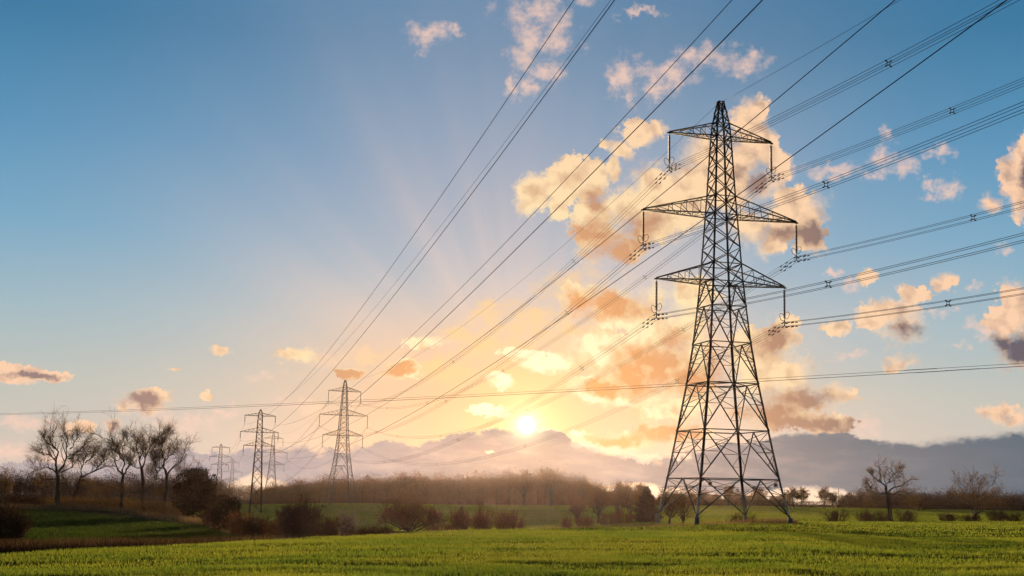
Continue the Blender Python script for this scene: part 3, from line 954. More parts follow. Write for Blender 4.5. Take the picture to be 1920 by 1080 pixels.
q3 = copy_tree(q2); q3.location = B3; q3.rotation_euler.z = R(15); q3['label'] = 'smallest and faintest pylon, just above the leafy evergreen tree top'


# ------------------------------------------------------------------ conductors
def arm_end(base, yaw, spec, arm, side):
    z, L, _ = spec['arms'][arm]
    return np.array([base[0] + side * L * math.cos(yaw), base[1] + side * L * math.sin(yaw), base[2] + z - spec['drop']])


def sagging(a, b, sag, n):
    t = np.linspace(0, 1, n)
    p = a[None] + (b - a)[None] * t[:, None]
    p[:, 2] -= 4 * sag * t * (1 - t)
    return p


def leaving(a, al, slope, curve, length, n):
    t = np.linspace(0, length, n)
    return np.stack([a[0] + math.sin(al) * t, a[1] - math.cos(al) * t, a[2] - slope * t + curve * t * t], -1)


def frame_at(path, i):
    i = min(max(i, 1), len(path) - 2)
    d = path[i + 1] - path[i - 1]
    d /= np.linalg.norm(d)
    s = np.cross(d, (0, 0, 1.0))
    s /= np.linalg.norm(s)
    return d, s, np.cross(s, d)


def point_at(path, dist):
    seg = np.linalg.norm(np.diff(path, axis=0), axis=1)
    cum = np.concatenate([[0], np.cumsum(seg)])
    i = int(np.clip(np.searchsorted(cum, dist) - 1, 0, len(seg) - 1))
    return path[i] + (path[i + 1] - path[i]) * (dist - cum[i]) / seg[i], frame_at(path, i)


def bundle(path, label, group, spacers=(), dampers=(), radius=0.022, half=0.25, sp=1.0):
    """four wires held apart by spacers"""
    mid = path[len(path) // 2]
    root = empty('conductor_bundle', mid, 0, label, 'power line', group)
    path = path - mid
    d, s, u = frame_at(path, len(path) // 2)
    for q in ((-1, -1), (1, -1), (1, 1), (-1, 1)):
        sh = Shape()
        sh.tube(path + half * (q[0] * s + q[1] * np.array([0, 0, 1.0])), radius, 5)
        sh.build('conductor', WIRE, root)
    for dist in spacers:
        p, (d, s, u) = point_at(path, dist)
        sh = Shape()
        z = np.array([0, 0, 1.0])
        r = half * 0.62
        ring = [p + r * (math.cos(a) * s + math.sin(a) * z) for a in np.linspace(0, 2 * math.pi, 8, endpoint=False) + math.pi / 8]
        sh.tube(ring, 0.035 * sp, 5, closed=True)
        for q in ((-1, -1), (1, -1), (1, 1), (-1, 1)):
            sh.bar(p + r * 0.72 * (q[0] * s + q[1] * z), p + half * 1.15 * (q[0] * s + q[1] * z), 0.075 * sp)
            sh.bar(p + half * (q[0] * s + q[1] * z) - d * 0.1, p + half * (q[0] * s + q[1] * z) + d * 0.1, 0.10 * sp)
        sh.build('spacer', STEEL, root)
    for dist in dampers:
        p, (d, s, u) = point_at(path, dist)
        for q in ((-1, -1), (1, -1), (1, 1), (-1, 1)):
            c = p + half * (q[0] * s) + half * q[1] * np.array([0, 0, 1.0]) + np.array([0, 0, -0.10])
            sh = Shape()
            sh.bar(c - d * 0.24, c + d * 0.24, 0.03)
            sh.bar(c - d * 0.26, c - d * 0.12, 0.10)
            sh.bar(c + d * 0.12, c + d * 0.26, 0.10)
            sh.bar(c, c + np.array([0, 0, 0.13]), 0.05)
            sh.build('damper', STEEL, root)
    return root


def wire(path, radius, label, group, name='power_line', cat='power line', sides=6):
    mid = path[len(path) // 2]
    sh = Shape()
    sh.tube(path - mid, radius, sides)
    o = sh.build(name, WIRE, None)
    o.location = mid
    return tag(o, label, cat, group)


ARM = ['top', 'middle', 'bottom']
SIDE = {-1: 'sunward', 1: 'outer'}
near_grp = 'bundles leaving the tallest pylon overhead'
AL = R(15.1)
sp_near = {(0, -1): (49, 90), (1, -1): (44, 84), (2, -1): (41, 80), (0, 1): (38, 80), (1, 1): (36, 78), (2, 1): (34, 76)}
sp_far = {(0, -1): (40, 130, 230, 310), (1, -1): (32, 120, 220, 300), (2, -1): (30, 115, 215, 300),
          (0, 1): (46, 140, 235, 315), (1, 1): (38, 130, 230, 310), (2, 1): (36, 125, 225, 305)}
for k in range(3):
    for s_ in (-1, 1):
        a = arm_end(A1, YA, BIG, k, s_)
        bundle(leaving(a, AL, 0.0729, 0.00038, 150, 50), 'four-wire bundle climbing out of view from the %s %s arm of the tallest pylon' % (SIDE[s_], ARM[k]), near_grp,
               sp_near[(k, s_)], (1.5, 2.6))
        b = arm_end(A2, YA2, BIG, k, s_)
        bundle(sagging(a, b, 11.4, 60), 'four-wire bundle sagging from the %s %s arm of the tallest pylon to the second' % (SIDE[s_], ARM[k]), 'bundles sagging between the two largest pylons',
               sp_far[(k, s_)], (2.2, 3.8), 0.017, 0.25, 0.6)
        c = arm_end(A3, R(14), BIG, k, s_)
        bundle(sagging(b, c, 11.0, 24), 'hazy bundle beyond the second largest pylon, off its %s %s arm' % (SIDE[s_], ARM[k]), 'hazy bundles past the second largest pylon', (), (), 0.017)
pk = A1 + np.array([0, 0, BIG['H'] + 0.1])
wire(leaving(pk + np.array([0.3, -0.2, 0]), AL, 0.060, 0.00030, 150, 40), 0.02, 'thin single earth wire rising from the peak of the tallest pylon', None, 'earth_wire')
wire(sagging(pk, A2 + np.array([0, 0, BIG['H'] + 0.1]), 8.5, 50), 0.02, 'thin single earth wire dropping from the tallest peak to the second pylon peak', None, 'earth_wire')
wire(sagging(A2 + np.array([0, 0, BIG['H'] + 0.1]), A3 + np.array([0, 0, BIG['H'] + 0.1]), 8.5, 30), 0.02, 'faint earth wire from the second largest peak towards the hazy pylon', None, 'earth_wire')

# the second line passes overhead on its way to the narrow-legged pylon
fit = {(0, -1): (14.26, 0.049044, 0.000174), (1, -1): (14.22, 0.048261, 0.000171), (0, 1): (14.19, 0.050452, 0.000184),
       (2, -1): (14.34, 0.048992, 0.000168), (1, 1): (14.29, 0.050177, 0.000175), (2, 1): (14.28, 0.049271, 0.00017)}
words_b = {(0, -1): 'single overhead wire running highest up the sky, alone and apart from the others', (1, -1): 'thicker of two almost touching overhead wires up the sky',
           (0, 1): 'darker of the two wires rising above the cream clouds', (2, -1): 'thinner wire just below the dark one rising above the cream clouds',
           (1, 1): 'single wire crossing the sky behind the top arms of the tallest pylon', (2, 1): 'lowest single wire, passing behind the body of the tallest pylon'}
for (k, s_), (al, sl, cu) in fit.items():
    a = arm_end(B1, YB, SMALL, k, s_)
    wire(leaving(a, R(al), sl, cu, 475, 120), 0.026, words_b[(k, s_)], 'overhead wires of the narrow-legged pylon')
    b = arm_end(B2, R(15), SMALL, k, s_)
    wire(sagging(a, b, 8.5, 24), 0.022, 'hazy wire hanging past the narrow-legged pylon, off its %s %s arm' % (SIDE[s_], ARM[k]), 'hazy wires past the narrow-legged pylon')
pk = B1 + np.array([0, 0, SMALL['H'] + 0.05])
wire(leaving(pk, R(14.29), 0.049035, 0.000172, 475, 120), 0.016, 'thinner of two almost touching overhead wires, ending at the narrow-legged peak', None, 'earth_wire')
wire(sagging(pk, B2 + np.array([0, 0, SMALL['H'] + 0.05]), 7.0, 24), 0.016, 'faint earth wire hanging from the narrow-legged peak to the next one', None, 'earth_wire')

# a local line crossing under both, its poles out of sight
cl, cr = np.array([-92.0, 230.0, 12.1]), np.array([44.0, 110.0, 12.0])
dirx = (cr - cl) / np.linalg.norm(cr - cl)
side = np.cross(dirx, (0, 0, 1.0))
side /= np.linalg.norm(side)
names3 = ['lowest of the three thin wires crossing almost level under the pylons', 'middle one of the three thin wires crossing almost level under the pylons',
          'uppermost of the three thin wires crossing almost level under the pylons']
for i, off in enumerate((0.95, -0.55, -0.95)):
    t = np.linspace(-0.45, 1.45, 60)
    p = cl[None] + (cr - cl)[None] * t[:, None] + off * side[None] * 1.25
    p[:, 2] += -0.55 * (4 * t * (1 - t)) + (0.0 if i != 1 else -0.04)
    mid = p[len(p) // 2]
    sh = Shape()
    sh.tube(p - mid, 0.017, 5)
    o = sh.build('power_line', WIRE)
    o.location = mid
    tag(o, names3[i], 'power line', 'local wires crossing under the pylons')
    q = np.interp([0.945, 0.962] if i != 1 else [0.962, 0.979], t, np.arange(len(t)))
    e = [np.array([np.interp(k_, np.arange(len(t)), p[:, j]) for j in range(3)]) - mid for k_ in q]
    sh = Shape()
    sh.tube(e, 0.032, 6)
    sh.build('splice', WIRE, o)


# ------------------------------------------------------------------ trees and shrubs
class Twigs:
    """thin tapering twigs, two bent triangles each"""
    def __init__(self):
        self.p, self.d, self.l, self.w = [], [], [], []

    def add(self, p, d, l, w_):
        self.p.append(p); self.d.append(d); self.l.append(l); self.w.append(w_)

    def build(self, name, mat, parent, rg):
        p, d = np.array(self.p), np.array(self.d)
        l, wd = np.array(self.l), np.array(self.w)
        return twig_mesh(name, mat, parent, rg, p, d, l, wd)


def twig_mesh(name, mat, parent, rg, p, d, l, wd, bend=0.35):
    n = len(p)
    d = d / np.linalg.norm(d, axis=1)[:, None]
    s = np.cross(d, rg.normal(size=(n, 3)))
    s /= np.linalg.norm(s, axis=1)[:, None]
    mid = p + d * (l * 0.5)[:, None]
    d2 = d + rg.normal(scale=bend, size=(n, 3))
    d2 /= np.linalg.norm(d2, axis=1)[:, None]
    tip = mid + d2 * (l * 0.55)[:, None]
    v = np.empty((n, 5, 3))
    v[:, 0] = p - s * (wd / 2)[:, None]
    v[:, 1] = p + s * (wd / 2)[:, None]
    v[:, 2] = mid + s * (wd * 0.32)[:, None]
    v[:, 3] = mid - s * (wd * 0.32)[:, None]
    v[:, 4] = tip
    b = np.arange(n)[:, None] * 5
    return mesh_object(name, v.reshape(-1, 3), [np.concatenate([b + 3, b + 2, b + 4], 1), np.concatenate([b, b + 1, b + 2, b + 3], 1)], mat, parent)


def resample(pts, k):
    pts = np.asarray(pts, float)
    seg = np.linalg.norm(np.diff(pts, axis=0), axis=1)
    c = np.concatenate([[0], np.cumsum(seg)])
    t = np.linspace(0, c[-1], k)
    return np.stack([np.interp(t, c, pts[:, j]) for j in range(3)], -1)


def smooth_path(pts, k, rg, wob):
    p = resample(pts, k)
    q = p.copy()
    q[1:-1] = (p[:-2] + 2 * p[1:-1] + p[2:]) / 4
    L = np.linalg.norm(p[-1] - p[0])
    q[1:-1] += rg.normal(scale=wob * L / k, size=(k - 2, 3))
    return q


def bare_tree(name, label, loc, trunk, limbs, seed, r0=0.35, subs=8, terts=6, twigs=8, sub_len=0.5, tw_len=0.9, tw_w=0.04, bark=None, twig_mat=None, up=0.35, group=None, cat='tree', rz=None, spread_y=0.8):
    """trunk, limbs: outlines in metres (sideways, height); depth is made up so that the crown is as deep as it is wide"""
    rg = np.random.default_rng(seed)
    bark, twig_mat = bark or BARK, twig_mat or TWIG
    root = empty(name, loc, rz if rz is not None else 0, label, cat, group)
    sh, tw = Shape(), Twigs()

    def lift(pl, ph):
        pl = np.asarray(pl, float)
        ext = np.abs(pl[:, 0] - pl[0, 0])
        far = pl[-1, 1] - pl[0, 1]
        t = np.linspace(0, 1, len(pl))
        y = ph * t * (0.35 * ext.max() + 0.35 * abs(far)) * spread_y
        return np.stack([pl[:, 0], y, pl[:, 1]], -1)
    tr = lift(trunk, 0.0)
    tp = smooth_path(tr, 8, rg, 0.10)
    rad = np.linspace(r0 * 1.15, r0 * 0.72, 8)
    rad[0] = r0 * 1.5
    tp[0, 2] -= 0.4
    sh.tube(tp, rad, 8)
    for i, pl in enumerate(limbs):
        ph = rg.uniform(-1, 1)
        p3 = lift(pl, ph)
        # start the limb where the trunk really is
        k = np.argmin(np.linalg.norm(tp - p3[0], axis=1))
        if np.linalg.norm(tp[k] - p3[0]) < 0.8:
            p3[0] = tp[k]
        lp = smooth_path(p3, 9, rg, 0.30)
        L = np.linalg.norm(np.diff(lp, axis=0), axis=1).sum()
        ra = min(r0 * 0.55, 0.030 * L ** 0.9 + 0.04)
        sh.tube(lp, np.linspace(ra, 0.028, 9), 6)
        for j in range(subs):
            t = 0.25 + 0.75 * (j + rg.uniform(0, 1)) / subs
            t = min(t, 0.999)
            f = t * 8
            a = int(f)
            b0 = lp[a] + (lp[min(a + 1, 8)] - lp[a]) * (f - a)
            tan = lp[min(a + 1, 8)] - lp[a]
            tan /= np.linalg.norm(tan) + 1e-9
            side = rg.normal(size=3)
            side -= tan * (side @ tan)
            side /= np.linalg.norm(side)
            dr = tan * rg.uniform(0.3, 0.9) + side * rg.uniform(0.6, 1.0) + np.array([0, 0, up])
            dr /= np.linalg.norm(dr)
            l2 = sub_len * L * (0.52 + 0.22 * (1 - t)) * rg.uniform(0.6, 1.3) + 0.4
            bp = [b0]
            dd = dr.copy()
            for q in range(4):
                dd = dd + rg.normal(scale=0.28, size=3) + np.array([0, 0, 0.10 * up / 0.35])
                dd /= np.linalg.norm(dd)
                bp.append(bp[-1] + dd * l2 / 4)
            bp = np.array(bp)
            r2 = ra * (1 - 0.75 * t) * 0.45 + 0.014
            sh.tube(bp, np.linspace(r2, 0.014, 5), 4, cap=False)
            for m_ in range(terts):
                g = 0.5 + 3.5 * (m_ + rg.uniform(0, 1)) / terts
                g = min(g, 3.999)
                a2 = int(g)
                c0 = bp[a2] + (bp[a2 + 1] - bp[a2]) * (g - a2)
                t2 = bp[a2 + 1] - bp[a2]
                t2 /= np.linalg.norm(t2) + 1e-9
                dr2 = t2 * 0.7 + rg.normal(scale=0.62, size=3) + np.array([0, 0, up * 0.6])
                dr2 /= np.linalg.norm(dr2)
                l3 = l2 * rg.uniform(0.3, 0.62) + 0.25
                e0 = c0 + dr2 * l3 * 0.5
                d3 = dr2 + rg.normal(scale=0.3, size=3)
                d3 /= np.linalg.norm(d3)
                e1 = e0 + d3 * l3 * 0.5
                sh.tube([c0, e0, e1], [0.020, 0.014, 0.010], 3, cap=False)
                for _ in range(twigs):
                    u = rg.uniform(0.2, 1.0)
                    s0 = c0 + (e0 - c0) * u * 2 if u < 0.5 else e0 + (e1 - e0) * (u - 0.5) * 2
                    dt_ = dr2 * 0.7 + rg.normal(scale=0.6, size=3) + np.array([0, 0, up * 0.7])
                    tw.add(s0, dt_, tw_len * rg.uniform(0.5, 1.2), tw_w * rg.uniform(0.7, 1.2))
    sh.build('trunk', bark, root, smooth=True)
    tw.build('crown', twig_mat, root, rg)
    return root


def auto_limbs(H, W, fork, n, rg, rise=0.6):
    out = []
    for i in range(n):
        s = (i + 0.5) / n * 2 - 1
        x = s * W / 2 * rg.uniform(0.75, 1.05)
        top = fork + (H - fork) * (1 - 0.55 * abs(s) ** 1.8) * rg.uniform(0.82, 1.0)
        f0 = fork * rg.uniform(0.6, 1.05)
        out.append([(0.0, f0), (x * 0.35, f0 + (top - f0) * (0.35 if abs(s) > 0.5 else 0.45)), (x * 0.75, f0 + (top - f0) * rise * 1.15), (x, top)])
    return out


def bearing(a):
    return float(np.interp(a, [-40, -21.9, -13.2, -3.1, 0.95, 12.2, 21.8, 40], [-39.4, -21.3, -12.85, -2.85, 1.15, 12.27, 21.73, 40]))


def spot(a, d):
    a = bearing(a)
    x, y = d * math.sin(R(a)), d * math.cos(R(a))
    return (x, y, top_z(x, y))


def round_tree(label, a, d, H, W, seed, fork=None, n=7, name='bare_tree', group=None, **kw):
    rg = np.random.default_rng(seed + 1000)
    fork = fork if fork is not None else H * 0.28
    kw.setdefault('r0', 0.028 * H + 0.05)
    return bare_tree(name, label, spot(a, d), [(0, 0), (rg.uniform(-0.2, 0.2), fork * 0.6), (rg.uniform(-0.3, 0.3), fork * 1.2)], auto_limbs(H * 0.9, W * 0.85, fork, n, rg), seed, group=group, **kw)


def bush(label, a, d, H, W, seed, mat=None, name='bush', stems=70, per=14, tw_w=0.05, tw_len=0.8, dense=1.0, group=None, depth=None, cat='bush', upright=0.5):
    """many stems fanning up and out of the ground, each thick with twigs"""
    rg = np.random.default_rng(seed)
    mat = mat or BRAMBLE
    W, H = W * 1.35, H * 1.15
    root = empty(name, spot(a, d), R(-a), label, cat, group)
    depth = depth or W * 0.8
    sh = Shape()
    P, Dv, Ln, Wd = [], [], [], []
    lump = rg.uniform(0, 100)
    for i in range(int(stems * dense)):
        ang = rg.uniform(0, 2 * math.pi)
        rr = math.sqrt(rg.uniform(0, 1))
        bx, by = math.cos(ang) * rr * W * 0.22, math.sin(ang) * rr * depth * 0.22
        el_ = rg.uniform(0.05, 1.0) ** upright * math.pi / 2
        rs = (0.62 + 0.38 * float(value_noise(np.array([ang * 1.3 + lump]), np.array([el_ * 2.2 + lump]), 5)[0] * 1.6)) * rg.uniform(0.75, 1.05)
        ce, se = math.cos(el_) ** 0.6, math.sin(el_) ** 0.75
        ex, ey, ez = math.cos(ang) * ce * W / 2 * rs, math.sin(ang) * ce * depth / 2 * rs, max(0.15, se * H * rs * 0.95)
        e = np.array([ex, ey, ez])
        b0 = np.array([bx, by, -0.15])
        mid = b0 + (e - b0) * 0.5 + np.array([0, 0, 0.18 * H * math.cos(el_)]) + rg.normal(scale=0.05 * W, size=3)
        sh.tube([b0, (b0 + mid) / 2, mid, (mid + e) / 2, e], np.linspace(0.018 + 0.010 * H / 3, 0.010, 5), 3, cap=False)
        for _ in range(per):
            t = rg.uniform(0.15, 1.0)
            s0 = b0 + (mid - b0) * t * 2 if t < 0.5 else mid + (e - mid) * (t - 0.5) * 2
            out = (e - b0) / np.linalg.norm(e - b0)
            P.append(s0); Dv.append(out * 0.5 + rg.normal(scale=0.75, size=3) + np.array([0, 0, 0.15]))
            Ln.append(tw_len * rg.uniform(0.5, 1.3)); Wd.append(tw_w * rg.uniform(0.7, 1.3))
    sh.build('stem', BARK, root, smooth=True)
    twig_mesh('twigs', mat, root, rg, np.array(P), np.array(Dv), np.array(Ln), np.array(Wd))
    return root


def evergreen(label, a, d, H, W, seed, name='evergreen_tree', leaves=9000, leaf=0.30, lobes=16, low=0.05, mat=None, cone=False):
    rg = np.random.default_rng(seed)
    root = empty(name, spot(a, d), 0, label, 'tree' if H > 6 else 'bush')
    sh = Shape()
    sh.tube([(0, 0, -0.4), (0.1, 0, H * 0.3), (0, 0.1, H * 0.62), (0.05, 0, H * 0.8)], [0.04 * H ** 0.8 + 0.06, 0.03 * H ** 0.8, 0.06, 0.03], 7)
    pts = []
    if cone:
        n = leaves
        t = 1 - rg.uniform(0, 1, n) ** 0.6
        ang = rg.uniform(0, 2 * math.pi, n)
        layer = 0.75 + 0.25 * np.sin(t * 34 + rg.uniform(0, 6) + 0.8 * np.sin(ang * 3))
        r = (1 - t ** 1.5) * W / 2 * layer * np.sqrt(rg.uniform(0.25, 1, n)) + 0.1
        pts = np.stack([r * np.cos(ang), r * np.sin(ang), H * (0.04 + 0.96 * t)], -1)
        out = np.stack([np.cos(ang), np.sin(ang), -0.1 * np.ones(n)], -1)
        pts += rg.normal(scale=0.12, size=pts.shape)
    else:
        P_, O_ = [], []
        for k in range(lobes):
            ang = k * 2.399 + rg.uniform(-0.4, 0.4)
            t = (k + 0.5) / lobes
            zc = H * (low + 0.12 + (0.80 - low) * t)
            prof = math.sin(math.pi * min(1, (0.18 + 0.82 * (1 - t)) ** 0.8)) if False else math.sqrt(max(0.05, 1 - (abs(t - 0.36) / 0.70) ** 2))
            rc = W / 2 * prof * rg.uniform(0.45, 0.72)
            rad = np.array([W * rg.uniform(0.17, 0.27), W * rg.uniform(0.17, 0.27), H * rg.uniform(0.10, 0.17)])
            n = leaves // lobes
            v = rg.normal(size=(n, 3))
            v /= np.linalg.norm(v, axis=1)[:, None]
            rr = rg.uniform(0.35, 1.0, n) ** 0.5 * (0.75 + 0.5 * value_noise(v[:, 0] * 2.5 + k * 7, v[:, 2] * 2.5 + v[:, 1] * 2, 9))
            P_.append(np.array([rc * math.cos(ang), rc * math.sin(ang), zc]) + v * rr[:, None] * rad)
            O_.append(v)
            sh.tube([(0, 0, zc * 0.5), (rc * math.cos(ang) * 0.6, rc * math.sin(ang) * 0.6, zc * 0.8), (rc * math.cos(ang), rc * math.sin(ang), zc)], [0.06, 0.04, 0.02], 4, cap=False)
        pts, out = np.concatenate(P_), np.concatenate(O_)
    pts[:, 2] = np.maximum(pts[:, 2], 0.1)
    n = len(pts)
    sh.build('trunk', BARK, root, smooth=True)
    twig_mesh('crown', mat or EVERGREEN, root, rg, pts, out * 0.8 + rg.normal(scale=0.6, size=(n, 3)), leaf * rg.uniform(0.6, 1.5, n), leaf * 0.75 * rg.uniform(0.6, 1.3, n))
    return root


# --- the tall bare trees beyond the dark meadow
tall = 'tall bare trees beyond the dark meadow'
bare_tree('bare_tree', 'widest bare tree of the meadow edge, twin stems parting low', spot(-19.62, 300), [(0, 0), (-0.1, 4), (-0.45, 7.6)], [
    [(-0.45, 7.5), (-1.6, 9.5), (-3.8, 9.0), (-5.3, 8.3), (-6.6, 8.9)], [(-0.5, 7.8), (-0.9, 11.1), (-1.35, 13.8), (-2.2, 16.2), (-2.6, 17.6)], [(-0.2, 7.2), (1.2, 10.2), (1.8, 14.1), (1.05, 16.6), (1.8, 17.8)],
    [(1.5, 11.4), (3.5, 13.2), (5.2, 15.2)], [(-0.9, 11.2), (-3.1, 12.3), (-5.2, 12.5)], [(1.7, 13.5), (2.9, 15.5), (3.4, 17.2)], [(-0.4, 6.5), (-2.0, 6.7), (-4.0, 5.6)], [(-1.3, 13.5), (-3.3, 15.0), (-4.2, 16.2)], [(0.4, 8.2), (2.6, 9.4), (4.0, 11.5)]],
    11, r0=0.55, group=tall, subs=11, terts=10, twigs=9, tw_w=0.022, tw_len=1.5, sub_len=0.62, up=0.5)
bare_tree('bare_tree', 'shorter bare tree leaning away from the widest one', spot(-19.1, 304), [(0, 0), (0.9, 3.0), (1.8, 7.2)], [
    [(1.8, 7.0), (2.1, 9.6), (2.7, 11.1), (3.0, 12.9)], [(1.7, 7.2), (3.6, 8.1), (5.8, 9.2), (7.6, 10.9)], [(1.4, 5.4), (3.6, 4.6), (5.0, 4.0)], [(2.6, 10.5), (4.6, 12.3), (5.6, 13.2)], [(0.9, 3), (-0.9, 5.7), (-1.8, 8.2)], [(4.2, 8.4), (6.4, 10.6), (7.2, 12.2)]],
    12, r0=0.38, group=tall, subs=11, terts=10, twigs=9, tw_w=0.022, tw_len=1.5, sub_len=0.62, up=0.5)
bare_tree('bare_tree', 'slim bare tree, first of the close trio by the evergreen', spot(-17.0, 300), [(0, 0), (-0.1, 4), (0, 8.0)], [
    [(-0.1, 8.0), (-0.45, 10.2), (-0.75, 14.4), (-3.1, 16.1), (-4.3, 16.6)], [(-0.1, 7.8), (-1.6, 10.2), (-2.3, 12.0), (-2.8, 14.0)], [(0, 7.8), (1.6, 11.5), (1.9, 14.0)], [(-0.7, 13.8), (0.1, 16.8), (0.4, 17.4)], [(-0.6, 12), (-2.6, 13.8), (-4.4, 14.2)]],
    13, r0=0.42, group=tall, subs=11, terts=10, twigs=9, tw_w=0.022, tw_len=1.5, sub_len=0.62, up=0.5)
bare_tree('bare_tree', 'forked bare tree with a long low bough, second of the close trio', spot(-15.95, 300), [(0, 0), (-0.9, 4.2), (-1.2, 8.1), (-1.5, 10.3)], [
    [(-1.5, 10.2), (-2.4, 12), (-3.0, 14.4), (-3.9, 16.6)], [(-1.4, 10.0), (-0.6, 12.6), (0, 15.6), (0.9, 17.0)], [(-0.9, 4.4), (0.6, 6), (2.1, 9.6), (3.0, 12.6), (3.3, 14.6)], [(-1.3, 9.6), (-3.3, 10.6), (-4.6, 12.0)],
    [(-0.9, 4.2), (-3.0, 5.1), (-5.4, 3.9), (-8.4, 3.4)], [(-0.2, 14.0), (1.4, 15.4), (2.2, 16.4)], [(2.0, 9.4), (0.9, 11.6), (1.6, 13.6)], [(-2.0, 11.5), (-1.6, 14.6), (-1.5, 16.8)]],
    14, r0=0.45, group=tall, subs=11, terts=10, twigs=9, tw_w=0.022, tw_len=1.5, sub_len=0.62, up=0.5)
bare_tree('bare_tree', 'tallest of the close trio, bare, right beside the dark evergreen', spot(-15.15, 300), [(0, 0), (0.05, 4), (0, 7.5), (-0.45, 10.5)], [
    [(-0.45, 10.3), (-0.9, 12.9), (-1.2, 15.9), (-1.5, 18.0), (-2.0, 18.9)], [(-1.4, 17.0), (-0.6, 18.4), (0.3, 19.2)], [(-0.1, 8.8), (1.5, 11.7), (3.0, 14.1), (4.0, 15.2)], [(-0.4, 10.0), (-2.4, 11.1), (-3.0, 13.0)], [(0, 7.4), (-2.8, 9.0), (-4.2, 9.6)],
    [(0, 6.0), (2.2, 8.2), (3.6, 10.6)], [(-0.8, 12.6), (1.0, 14.6), (1.8, 16.0)], [(-1.1, 14.6), (-2.8, 15.8), (-3.2, 16.6)], [(0.05, 5), (-0.9, 4.6), (-1.4, 5.0)]],
    15, r0=0.42, group=tall, subs=11, terts=10, twigs=9, tw_w=0.022, tw_len=1.5, sub_len=0.62, up=0.5)
for o in [q for q in bpy.data.objects if q.get('group') == tall]:
    o.scale = (1.02, 1.0, 0.95)
round_tree('small bare tree half hidden behind the dark evergreen', -14.0, 330, 14, 7, 16, group=tall, twigs=6)
round_tree('small dark bare tree cut off by the edge beside the dark hedge', -21.9, 300, 8, 6, 17, n=6, twigs=6)
evergreen('big dark leafy evergreen beside the bare trio', -13.95, 282, 10.7, 8.9, 21, leaves=12000, leaf=0.34, lobes=22)
evergreen('loose leafy evergreen top standing behind the big dark one', -13.25, 286, 9.6, 4.0, 22, leaves=2600, leaf=0.32, lobes=9)
evergreen('round dark evergreen bush just short of the narrow-legged pylon', -12.5, 210, 5.7, 5.2, 23, name='round_bush', leaves=6500, leaf=0.22, lobes=18, low=0.0)

# --- shrubs along the ditch behind the near field
bush('large dense dark bush with a ragged fringe beside the far field', -9.4, 190, 5.2, 6.4, 31, stems=260, per=44, tw_w=0.055, tw_len=0.75, upright=0.6)
bush('low brown shrub beside the pale blossoming one', -8.0, 195, 3.0, 3.2, 32, stems=70, per=22)
bush('pale shrub in early whitish blossom', -7.25, 196, 3.5, 3.1, 33, mat=TWIG_PALE, stems=80, per=24, upright=0.6)
ditch = 'brown shrubs along the ditch'
for i, (a, d, H, W, lb) in enumerate([(-11.9, 200, 3.4, 4.5, 'reddish scrubby bush hard against the round evergreen bush'), (-11.2, 198, 3.0, 5, 'low tangled shrub under the narrow-legged pylon'), (-10.4, 196, 2.6, 5, 'low tangled shrub touching the large dense bush'),
                                      (-13.1, 235, 3.4, 5, 'scrubby brown bush between the big evergreen and the round one')]):
    bush(lb, a, d, H, W, 40 + i, stems=110, per=22, tw_w=0.045, group=ditch, mat=BRAMBLE if i % 2 else TWIG_RED)
for i, (a, d, H, W, lb) in enumerate([(-8.7, 193, 2.4, 4.6, 'low scrub joining the large dense bush and the pale shrub'), (-6.55, 198, 1.6, 4.4, 'lowest scrub past the pale blossoming shrub'), (-5.7, 200, 1.5, 4.0, 'thin low scrub just short of the wide thorn tree'),
                                      (-2.8, 212, 1.7, 3.2, 'low scrub between thorn tree and narrowest red shrub'), (3.3, 262, 2.2, 5.0, 'reddish undergrowth at the outer foot of the bare group'), (4.3, 285, 2.6, 6.0, 'reddish undergrowth between the trunks of the bare group')]):
    bush(lb, a, d, H, W, 140 + i, stems=80, per=20, tw_w=0.04, group=ditch, mat=TWIG_RED if i > 2 else BRAMBLE)
rg_ = np.random.default_rng(5)
bare_tree('hawthorn_tree', 'low wide-spreading bare thorn tree in the middle', spot(-4.55, 200), [(0, 0), (0.05, 0.8), (0, 1.5)], auto_limbs(5.0, 10.4, 0.9, 11, rg_, 0.62), 51, r0=0.30, subs=11, terts=9, twigs=11, sub_len=0.5, tw_len=0.7, tw_w=0.03, twig_mat=TWIG_RED)
bush('reddish many-stemmed shrub touching the wide thorn tree', -3.5, 204, 4.2, 4.0, 52, mat=TWIG_RED, stems=60, per=22, tw_w=0.035, tw_len=0.6, upright=0.6)
reds = 'reddish upright shrubs below the sun'
for i, (a, H, W, lb) in enumerate([(-2.25, 4.1, 3.4, 'narrowest of the reddish shrubs below the sun'), (-1.3, 4.0, 4.2, 'middle reddish shrub of the three below the sun'), (-0.2, 4.0, 5.2, 'fan-shaped reddish shrub, widest of the three below the sun')]):
    bush(lb, a, 216 + i, H, W, 55 + i, mat=TWIG_RED, stems=130, per=30, tw_w=0.035, tw_len=0.65, upright=0.62, group=reds)
bush('small reddish shrub low beside the fan-shaped one', 0.45, 219, 2.3, 1.8, 58, mat=TWIG_RED, stems=30, per=16, tw_w=0.035, upright=0.6)
bush('small lone reddish shrub before the bare tree group', 2.45, 232, 2.3, 2.4, 59, mat=TWIG_RED, stems=40, per=18, tw_w=0.035, upright=0.6)

